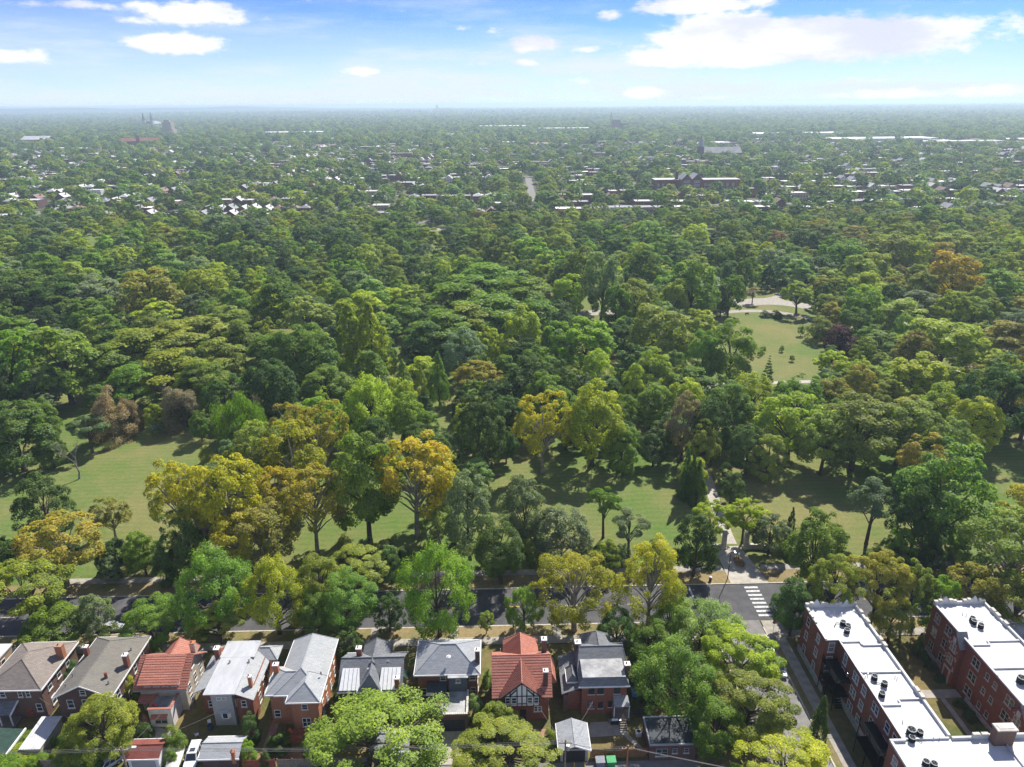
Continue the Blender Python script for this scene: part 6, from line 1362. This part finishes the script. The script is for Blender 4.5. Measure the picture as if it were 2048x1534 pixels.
KEEP = []      # building footprints that far trees must not stand in
cand = []
row_y = [606, 650]
while row_y[-1] < 1560: row_y += [row_y[-1]+56, row_y[-1]+56+42]
LAND = [(166, 262, 745, 840), (-60, 60, 720, 860)]   # kept free for the school and the long street
for ri, y in enumerate(row_y):
    x = -.86*y-20
    while x < .86*y+20:
        left = x < -.12*y+cr.uniform(-60, 60)
        kind = cr.choice(['gable', 'gable', 'hip', 'flat']) if left and y < 1000 else cr.choice(['flat', 'flat', 'flat', 'gable'] if x > 0 else ['flat', 'flat', 'gable', 'hip'])
        i = cr.randrange(len(SHAPES[kind])); w = SHAPES[kind][i][0]
        x += w/2+cr.choice((.6, 1.2, 2.5)); xc = x; x += w/2
        if cr.random() < .24: x += cr.uniform(8, 60)
        if abs(xc-(40+(y-800)*.02)) < 10 or any(a-8 < xc < b+8 and c-9 < y < d+9 for a, b, c, d in LAND): continue
        wm = cr.choices(WALLM, (6, 3, 1.2, 1))[0]; rm_ = cr.choice(FLATM if kind == 'flat' else PITCHM) 
        cand.append((y+cr.uniform(-1.5, 1.5)+9*math.sin(xc*.013+ri), xc, kind, i, wm, rm_, ri))
cand_in = [c for c in cand if -20 < proj((c[1], c[0], 3))[0] < 2068]
near = set(id(c) for c in sorted(cand_in, key=lambda c: c[0])[:290])
ROWN = ['first']+ORD[1:]
cnt = {}
stuffW = {}; stuffR = {}
for c in sorted(cand, key=lambda c: (c[6], c[1])):
    (y, x, kind, i, wm, rm_, ri) = c; KEEP.append((x, y, SHAPES[kind][i][0]/2, SHAPES[kind][i][1]/2))
    if id(c) in near:
        n = cnt.get(ri, 0); cnt[ri] = n+1
        o = thing('row_house', f'{rm_[1]} {wm[1]} house, {ordinal(n)} from left in the {ROWN[ri]} row beyond the park', 'house', (x, y, 0), 0, 'houses beyond the park')
        inst('wall', far_mesh(kind, i, 'wall', wm[0]), o); inst('roof', far_mesh(kind, i, 'roof', rm_[0]), o)
    else:
        wa, ro = cached(('fp', kind, i), lambda: far_parts(kind, *SHAPES[kind][i]))
        for store, part, m in ((stuffW, wa, wm[0]), (stuffR, ro, rm_[0])):
            b = store.setdefault(m, MB()); k = len(b.v); b.v += [(vx+x, vy+y, vz) for vx, vy, vz in part.v]; b.f += [tuple(q+k for q in f) for f in part.f]
# farther off, roofs thin out into the trees
for k in range(1700):
    y = 1600+cr.random()**1.5*5200; x = cr.uniform(-.86, .86)*y; s = cr.choice((1, 1, 1, 1.6, 2.4))
    if cr.random() < .06: s *= 2.2
    w, d, h = cr.uniform(9, 16)*s, cr.uniform(10, 15)*s, cr.uniform(5, 8)
    wm = cr.choices(WALLM, (4, 3, 2, 2))[0][0]; rm_ = cr.choice(('far_roof_white', 'far_roof_pale', 'far_roof_pale', 'far_roof_grey', 'far_roof_brown'))
    stuffW.setdefault(wm, MB()).box(x-w/2, x+w/2, y-d/2, y+d/2, -.3, h); stuffR.setdefault(rm_, MB()).box(x-w/2+.2, x+w/2-.2, y-d/2+.2, y+d/2-.2, h+.02, h+.4); KEEP.append((x, y, w/2, d/2))
def join_stuff(name, stores, label):
    b = MB(); idx = []; mats = []
    for st in stores:
        for m, q in st.items():
            mats.append(m); k = len(b.v); b.v += q.v; b.f += [tuple(z+k for z in f) for f in q.f]; idx += [len(mats)-1]*len(q.f)
    o = b.build(name, mats[0]); 
    for m in mats[1:]: o.data.materials.append(MAT[m])
    o.data.polygons.foreach_set('material_index', idx); return tag(o, label, 'houses', kind='stuff')
join_stuff('distant_houses', (stuffW, stuffR), 'distant low houses with pale roofs scattered among the trees')
# streets of the city
for y in [628+98*k for k in range(10)]: struct('city_street', MB().poly((-.95*y-60, y+48, .03), (.95*y+60, y+48, .03), (.95*y+60, y+57, .03), (-.95*y-60, y+57, .03)), 'asphalt_old')
struct('city_street', MB().poly((32, 720, .034), (40, 720, .034), (46, 960, .034), (38, 960, .034)), 'asphalt_old')
for x in (-420, -230, 210, 400, 620): struct('city_street', MB().poly((x-4.5, 598, .036), (x+4.5, 598, .036), (x+4.5, 1700, .036), (x-4.5, 1700, .036)), 'asphalt_old')
# landmarks
def landmark(name, label, x, y): KEEP.append((x, y, 8, 8)); return thing(name, label, 'building', (x, y, 0))
s = landmark('school_building', 'dark red brick school with tall twin gables beyond the park', 214, 790); KEEP.append((214, 775, 52, 34))
walls(s, 170, 196, 783, 800, 12.5, 'far_brick'); walls(s, 196.1, 220, 776, 800, 13.5, 'far_brick', name='gabled_wall'); walls(s, 220.1, 262, 784, 800, 12, 'far_brick', name='wing_wall')
for xc in (202.5, 213.5):
    MB().poly((xc-5.4, 775.98, 13.5), (xc+5.4, 775.98, 13.5), (xc, 775.98, 19)).build('gable', 'far_brick', s)
    MB().slab([(xc-5.6, 775.6, 13.6), (xc, 775.6, 19.2), (xc, 796, 19.2), (xc-5.6, 796, 13.6)][::-1], .4).slab([(xc, 775.6, 19.2), (xc+5.6, 775.6, 13.6), (xc+5.6, 796, 13.6), (xc, 796, 19.2)][::-1], .4).build('gable_roof', 'far_roof_grey', s)
    for z in (2.5, 6.3, 10.0):
        for dx in (-2.2, 0, 2.2): win(s, 'S', 775.97, xc+dx, z, 1.9, 2.4, 'white_paint', 'glass_blind')
for x in (174, 179, 184, 189, 225, 231, 237, 243, 249, 255):
    for z in (2.0, 6.0): win(s, 'S', 783.0 if x < 200 else 784.0, x, z, 2.4, 2.6, 'white_paint', 'glass_blind', 2)
MB().box(169.6, 196.2, 782.6, 800.4, 12.51, 13.0).box(219.9, 262.4, 783.6, 800.4, 12.02, 12.5).build('roof', 'far_roof_pale', s); MB().box(192.5, 195.5, 786, 789, 13.01, 21).build('chimney', 'far_brick_dark', s)
c = landmark('church', 'pale twin-spired church far off at the upper left', -1566, 3456)
walls(c, -1590, -1542, 3456, 3540, 18, 'far_tan'); MB().slab([(-1592, 3455, 18), (-1566, 3455, 30), (-1566, 3541, 30), (-1592, 3541, 18)][::-1], .6).slab([(-1566, 3455, 30), (-1540, 3455, 18), (-1540, 3541, 18), (-1566, 3541, 30)][::-1], .6).build('roof', 'far_roof_grey', c)
for x in (-1584, -1549):
    t = walls(c, x-6, x+6, 3442, 3455, 34, 'far_tan', name='tower'); MB().tube([(x, 3448, 34), (x, 3448, 68)], [7, .3], 8).build('spire', 'far_brick_dark', t)
c = landmark('tower_building', 'square grey tower building far off at the upper left', -1049, 2445); walls(c, -1068, -1030, 2430, 2460, 22, 'far_tan'); walls(c, -1062, -1034, 2432, 2458, 44, 'far_tan', name='tower'); MB().box(-1056, -1040, 2436, 2454, 44.1, 50).build('penthouse', 'far_tan', c)
c = landmark('hall_building', 'tan gabled hall far off at the left', -1181, 1963); walls(c, -1215, -1150, 1950, 1985, 14, 'far_tan'); MB().slab([(-1217, 1948, 14), (-1148, 1948, 14), (-1148, 1968, 22), (-1217, 1968, 22)], .5).slab([(-1148, 1988, 14), (-1217, 1988, 14), (-1217, 1968, 22), (-1148, 1968, 22)], .5).build('roof', 'far_roof_pale', c)
MB().poly((-1160, 1949, 14), (-1148.2, 1949, 14), (-1148.2, 1968, 22)).build('gable', 'far_white', c); KEEP.append((-1182, 1967, 45, 30))
c = landmark('convent_building', 'long red-roofed brick complex far off at the upper left', -858, 1837); walls(c, -905, -815, 1830, 1848, 13, 'far_brick'); MB().slab([(-907, 1828, 13), (-813, 1828, 13), (-813, 1839, 20), (-907, 1839, 20)], .5).slab([(-813, 1850, 13), (-907, 1850, 13), (-907, 1839, 20), (-813, 1839, 20)], .5).build('roof', 'far_roof_red', c); walls(c, -866, -858, 1826, 1834, 26, 'far_brick', name='tower'); KEEP.append((-860, 1838, 55, 20))
c = landmark('church', 'dark church with a tall pointed steeple right of centre', 345, 1250); walls(c, 352, 412, 1245, 1265, 10, 'far_tan'); MB().slab([(350, 1243, 10), (414, 1243, 10), (414, 1255, 19), (350, 1255, 19)], .4).slab([(414, 1267, 10), (350, 1267, 10), (350, 1255, 19), (414, 1255, 19)], .4).build('roof', 'far_roof_grey', c); t = walls(c, 341, 350, 1246, 1256, 20, 'far_brick_dark', name='tower'); MB().tube([(345.5, 1251, 20), (345.5, 1251, 42)], [5, .2], 8).build('spire', 'far_roof_grey', t); KEEP.append((375, 1250, 45, 25))
for (x0, x1, y0, y1, h, r_, lab) in ((690, 800, 1990, 2080, 9, 'far_roof_white', 'leftmost long white warehouse roof on the right skyline'), (830, 960, 1980, 2060, 10, 'far_roof_pale', 'grey-white warehouse second from left on the right skyline'), (760, 1010, 1690, 1760, 9, 'far_roof_white', 'longest white warehouse roof below the right skyline'), (900, 1080, 1560, 1600, 8, 'far_roof_pale', 'long pale warehouse nearest of those on the right'), (1110, 1300, 1600, 1650, 9, 'far_roof_white', 'white warehouse at the right edge below the skyline'), (-760, -520, 2420, 2500, 10, 'far_roof_white', 'long white flat building right of the grey tower'), (-60, 120, 2850, 2930, 11, 'far_roof_white', 'long white flat building at the centre below the skyline'), (150, 330, 2560, 2640, 10, 'far_roof_pale', 'long pale flat building right of centre below the skyline')):
    o = thing('warehouse', lab, 'warehouse', ((x0+x1)/2, (y0+y1)/2, 0), 0, 'distant warehouses'); walls(o, x0, x1, y0, y1, h, 'far_white' if x0 > 0 else 'far_tan'); MB().box(x0+.5, x1-.5, y0+.5, y1-.5, h+.02, h+.6).build('roof', r_, o); KEEP.append(((x0+x1)/2, (y0+y1)/2-25, (x1-x0)/2, (y1-y0)/2+35))
for (x, y, w, d, h, lab) in ((-252, 1500, 38, 20, 12, 'three-storey flat-roofed brick block left of the long street'), (-176, 1300, 62, 16, 11, 'long flat-roofed brick block with a colonnade of windows'), (255, 735, 14, 9, 8, 'narrow red building beside the school')):
    o = thing('flat_block', lab, 'building', (x, y, 0)); walls(o, x-w/2, x+w/2, y-d/2, y+d/2, h, 'far_brick'); MB().box(x-w/2+.3, x+w/2-.3, y-d/2+.3, y+d/2-.3, h+.02, h+.3).build('roof', 'far_roof_white', o); MB().box(x-w/2, x+w/2, y-d/2-.1, y-d/2+.25, h+.002, h+.9).build('parapet', 'far_brick_dark', o); KEEP.append((x, y-8, w/2, d/2+10))
br_ = thing('brewery', 'far brick brewery with blocky towers right of centre', 'building', (440, 2647, 0))
for (a, b, h) in ((380, 410, 18), (412, 436, 34), (440, 470, 24), (474, 520, 16)): walls(br_, a, b, 2630, 2660, h, 'far_brick', name='brew_hall')
MB().tube([(405, 2640, 0), (405, 2640, 60)], [2.2, 1.4], 10).build('smokestack', 'far_tan', br_); KEEP.append((450, 2640, 80, 40))
si = thing('grain_silos', 'cluster of pale grain silos on the horizon near centre', 'silo', (-560, 8600, 0))
for k in range(9): MB().tube([(-660+k*24, 8600, 0), (-660+k*24, 8600, 52)], 11, 12).build('silo', 'far_white', si)
MB().box(-668, -640, 8590, 8610, 52.2, 82).build('headhouse', 'far_white', si)
# river and bluffs on the skyline
struct('river', MB().poly((-500, 14000, .6), (700, 12800, .6), (2600, 16500, .6), (4600, 26000, .6), (2400, 26000, .6), (1100, 18000, .6)), 'water')
hm = MB(); hr = random.Random(8); nx, ny = 60, 8
prof = [0, .45, .8, .95, 1.0, .95, .8, .0]
for j in range(ny):
    for i in range(nx):
        t = i/(nx-1); x = -11500+t*11300; y0 = 6900+5600*t+j*380
        env = min(1, (1-t)*3.0)*min(1, t*8+.3)
        hm.v.append((x, y0, -.5+(76+8*math.sin(t*31)+5*math.sin(t*73+j))*prof[j]*env+hr.uniform(-2, 2)*prof[j]))
for j in range(ny-1):
    for i in range(nx-1): k = j*nx+i; hm.f.append((k, k+1, k+nx+1, k+nx))
ho = hm.build('hills', 'hillwood'); ho['kind'] = 'structure'
# ------------------------------------------------------------------ trees of the city: one mass nobody could count
gr_ = np.random.RandomState(12)
K = np.array(KEEP)
cell = {}
for i, (x, y, a, b) in enumerate(KEEP):
    for gx in range(int((x-a-2)//40), int((x+a+2)//40)+1):
        for gy in range(int((y-b-12)//40), int((y+b+2)//40)+1): cell.setdefault((gx, gy), []).append(i)
def blocked(x, y, pad):
    for i in cell.get((int(x//40), int(y//40)), ()):
        k = KEEP[i]
        if abs(x-k[0]) < k[2]+pad and -k[3]-pad*1.5 < y-k[1] < k[3]+pad*.6: return True
    return False
P, SCL, TNT, IDX, ROT = [], [], [], [], []
cols = np.array([PAL[k] for k in ('DG', 'G', 'G', 'LG', 'OL', 'G', 'YG', 'GG', 'DG', 'OL')])
def scatter(n, y0, y1, sc0, sc1, pad, zoff=0.0):
    yy = np.sqrt(gr_.uniform(y0**2, y1**2, n)); xx = gr_.uniform(-.84, .84, n)*yy
    for x, y in zip(xx, yy):
        if pad and blocked(x, y, pad): continue
        if abs(x-(36+(y-598)*.014)) < 7 and 700 < y < 960: continue
        P.append((x, y, 0)); s = gr_.uniform(sc0, sc1); SCL.append((s, s*gr_.uniform(.9, 1.1), s*gr_.uniform(.55, .85)))
        c = cols[gr_.randint(len(cols))]*gr_.uniform(.8, 1.15); TNT.append((*c, 1)); IDX.append(gr_.randint(4)); ROT.append(gr_.uniform(0, 6.28))
scatter(230, 588, 606, .6, 1.2, 0)
scatter(6600, 602, 1600, .6, 1.6, 3.4)
scatter(17000, 1600, 3400, .9, 1.9, 5.0)
scatter(20000, 3400, 6800, 1.0, 2.2, 6.0)
scatter(14000, 6800, 12500, 1.6, 3.4, 0)
def plant(name, label, keys, P, SCL, TNT, IDX, ROT):
    """one mass of trees: the crowns of trees that stand in the park, set out on points"""
    src = []
    for key in keys:
        me = proto(*key)[0]; src.append(next(o for o in COL.objects if o.name.startswith('crown') and o.data == me))
    pm = bpy.data.meshes.new(name); pm.from_pydata(P, [], [])
    def attr(nm, typ, key, arr):
        a = pm.attributes.new(nm, typ, 'POINT'); a.data.foreach_set(key, np.asarray(arr, np.float32 if typ != 'INT' else np.int32).ravel())
    attr('tint', 'FLOAT_COLOR', 'color', TNT); attr('use_tint', 'FLOAT', 'value', np.ones(len(P))); attr('tree_scale', 'FLOAT_VECTOR', 'vector', SCL); attr('pick', 'INT', 'value', IDX); attr('turn', 'FLOAT_VECTOR', 'vector', [(0, 0, r_) for r_ in ROT])
    dt = bpy.data.objects.new(name, pm); COL.objects.link(dt); tag(dt, label, 'trees', kind='stuff')
    ng = bpy.data.node_groups.new('plant_trees', 'GeometryNodeTree'); ng.interface.new_socket('Geometry', in_out='INPUT', socket_type='NodeSocketGeometry'); ng.interface.new_socket('Geometry', in_out='OUTPUT', socket_type='NodeSocketGeometry')
    gi, go = ng.nodes.new('NodeGroupInput'), ng.nodes.new('NodeGroupOutput'); jn = ng.nodes.new('GeometryNodeJoinGeometry')
    for s_ in src:
        oi = ng.nodes.new('GeometryNodeObjectInfo'); oi.inputs['Object'].default_value = s_; oi.inputs['As Instance'].default_value = True; ng.links.new(oi.outputs['Geometry'], jn.inputs[0])
    def named(nm, typ):
        n = ng.nodes.new('GeometryNodeInputNamedAttribute'); n.data_type = typ; n.inputs['Name'].default_value = nm; return n.outputs['Attribute']
    ip = ng.nodes.new('GeometryNodeInstanceOnPoints'); ng.links.new(gi.outputs[0], ip.inputs['Points']); ng.links.new(jn.outputs[0], ip.inputs['Instance']); ip.inputs['Pick Instance'].default_value = True
    ng.links.new(named('pick', 'INT'), ip.inputs['Instance Index']); ng.links.new(named('turn', 'FLOAT_VECTOR'), ip.inputs['Rotation']); ng.links.new(named('tree_scale', 'FLOAT_VECTOR'), ip.inputs['Scale'])
    ng.links.new(ip.outputs[0], go.inputs[0]); dt.modifiers.new('plant_trees', 'NODES').node_group = ng
plant('distant_trees', 'countless round green trees of the city fading to the horizon', (('round', 2, 0), ('round', 2, 1), ('oval', 2, 0), ('oval', 2, 1)), P, SCL, TNT, IDX, ROT)
keys = [k for k in PROTO if k[1] == 1 and k[0] in ('round', 'oval', 'flat', 'locust')]
kk = {n: [i for i, k in enumerate(keys) if k[0] == n] for n in ('round', 'oval', 'flat', 'locust')}
plant('park_woods', 'dense woods filling the far half of the park', keys, [(a[0], a[1], 0) for a in WOODS], [(a[3]/12, a[3]/12, a[2]/15) for a in WOODS], [(*[c*k for c in PAL[a[5]]], 1) for a, k in zip(WOODS, gr_.uniform(.7, 1.25, len(WOODS)))],
      [gr_.choice(kk.get(a[4]) or kk['round']) for a in WOODS], [gr_.uniform(0, 6.28) for _ in WOODS])
# ------------------------------------------------------------------ haze
hz = bpy.data.materials.new('haze'); hz.use_nodes = True; t = hz.node_tree; t.nodes.clear()
pv = N(t, 'ShaderNodeVolumePrincipled'); pv.inputs['Color'].default_value = (.72, .90, 1.0, 1); pv.inputs['Density'].default_value = 0.00015; pv.inputs['Anisotropy'].default_value = .25
ou = N(t, 'ShaderNodeOutputMaterial'); t.links.new(pv.outputs[0], ou.inputs['Volume']); MAT['haze'] = hz
tag(MB().box(-33000, 33000, -33000, 33000, -1.5, 100).build('haze', 'haze'), 'pale blue summer haze over the whole city', 'haze', kind='stuff')
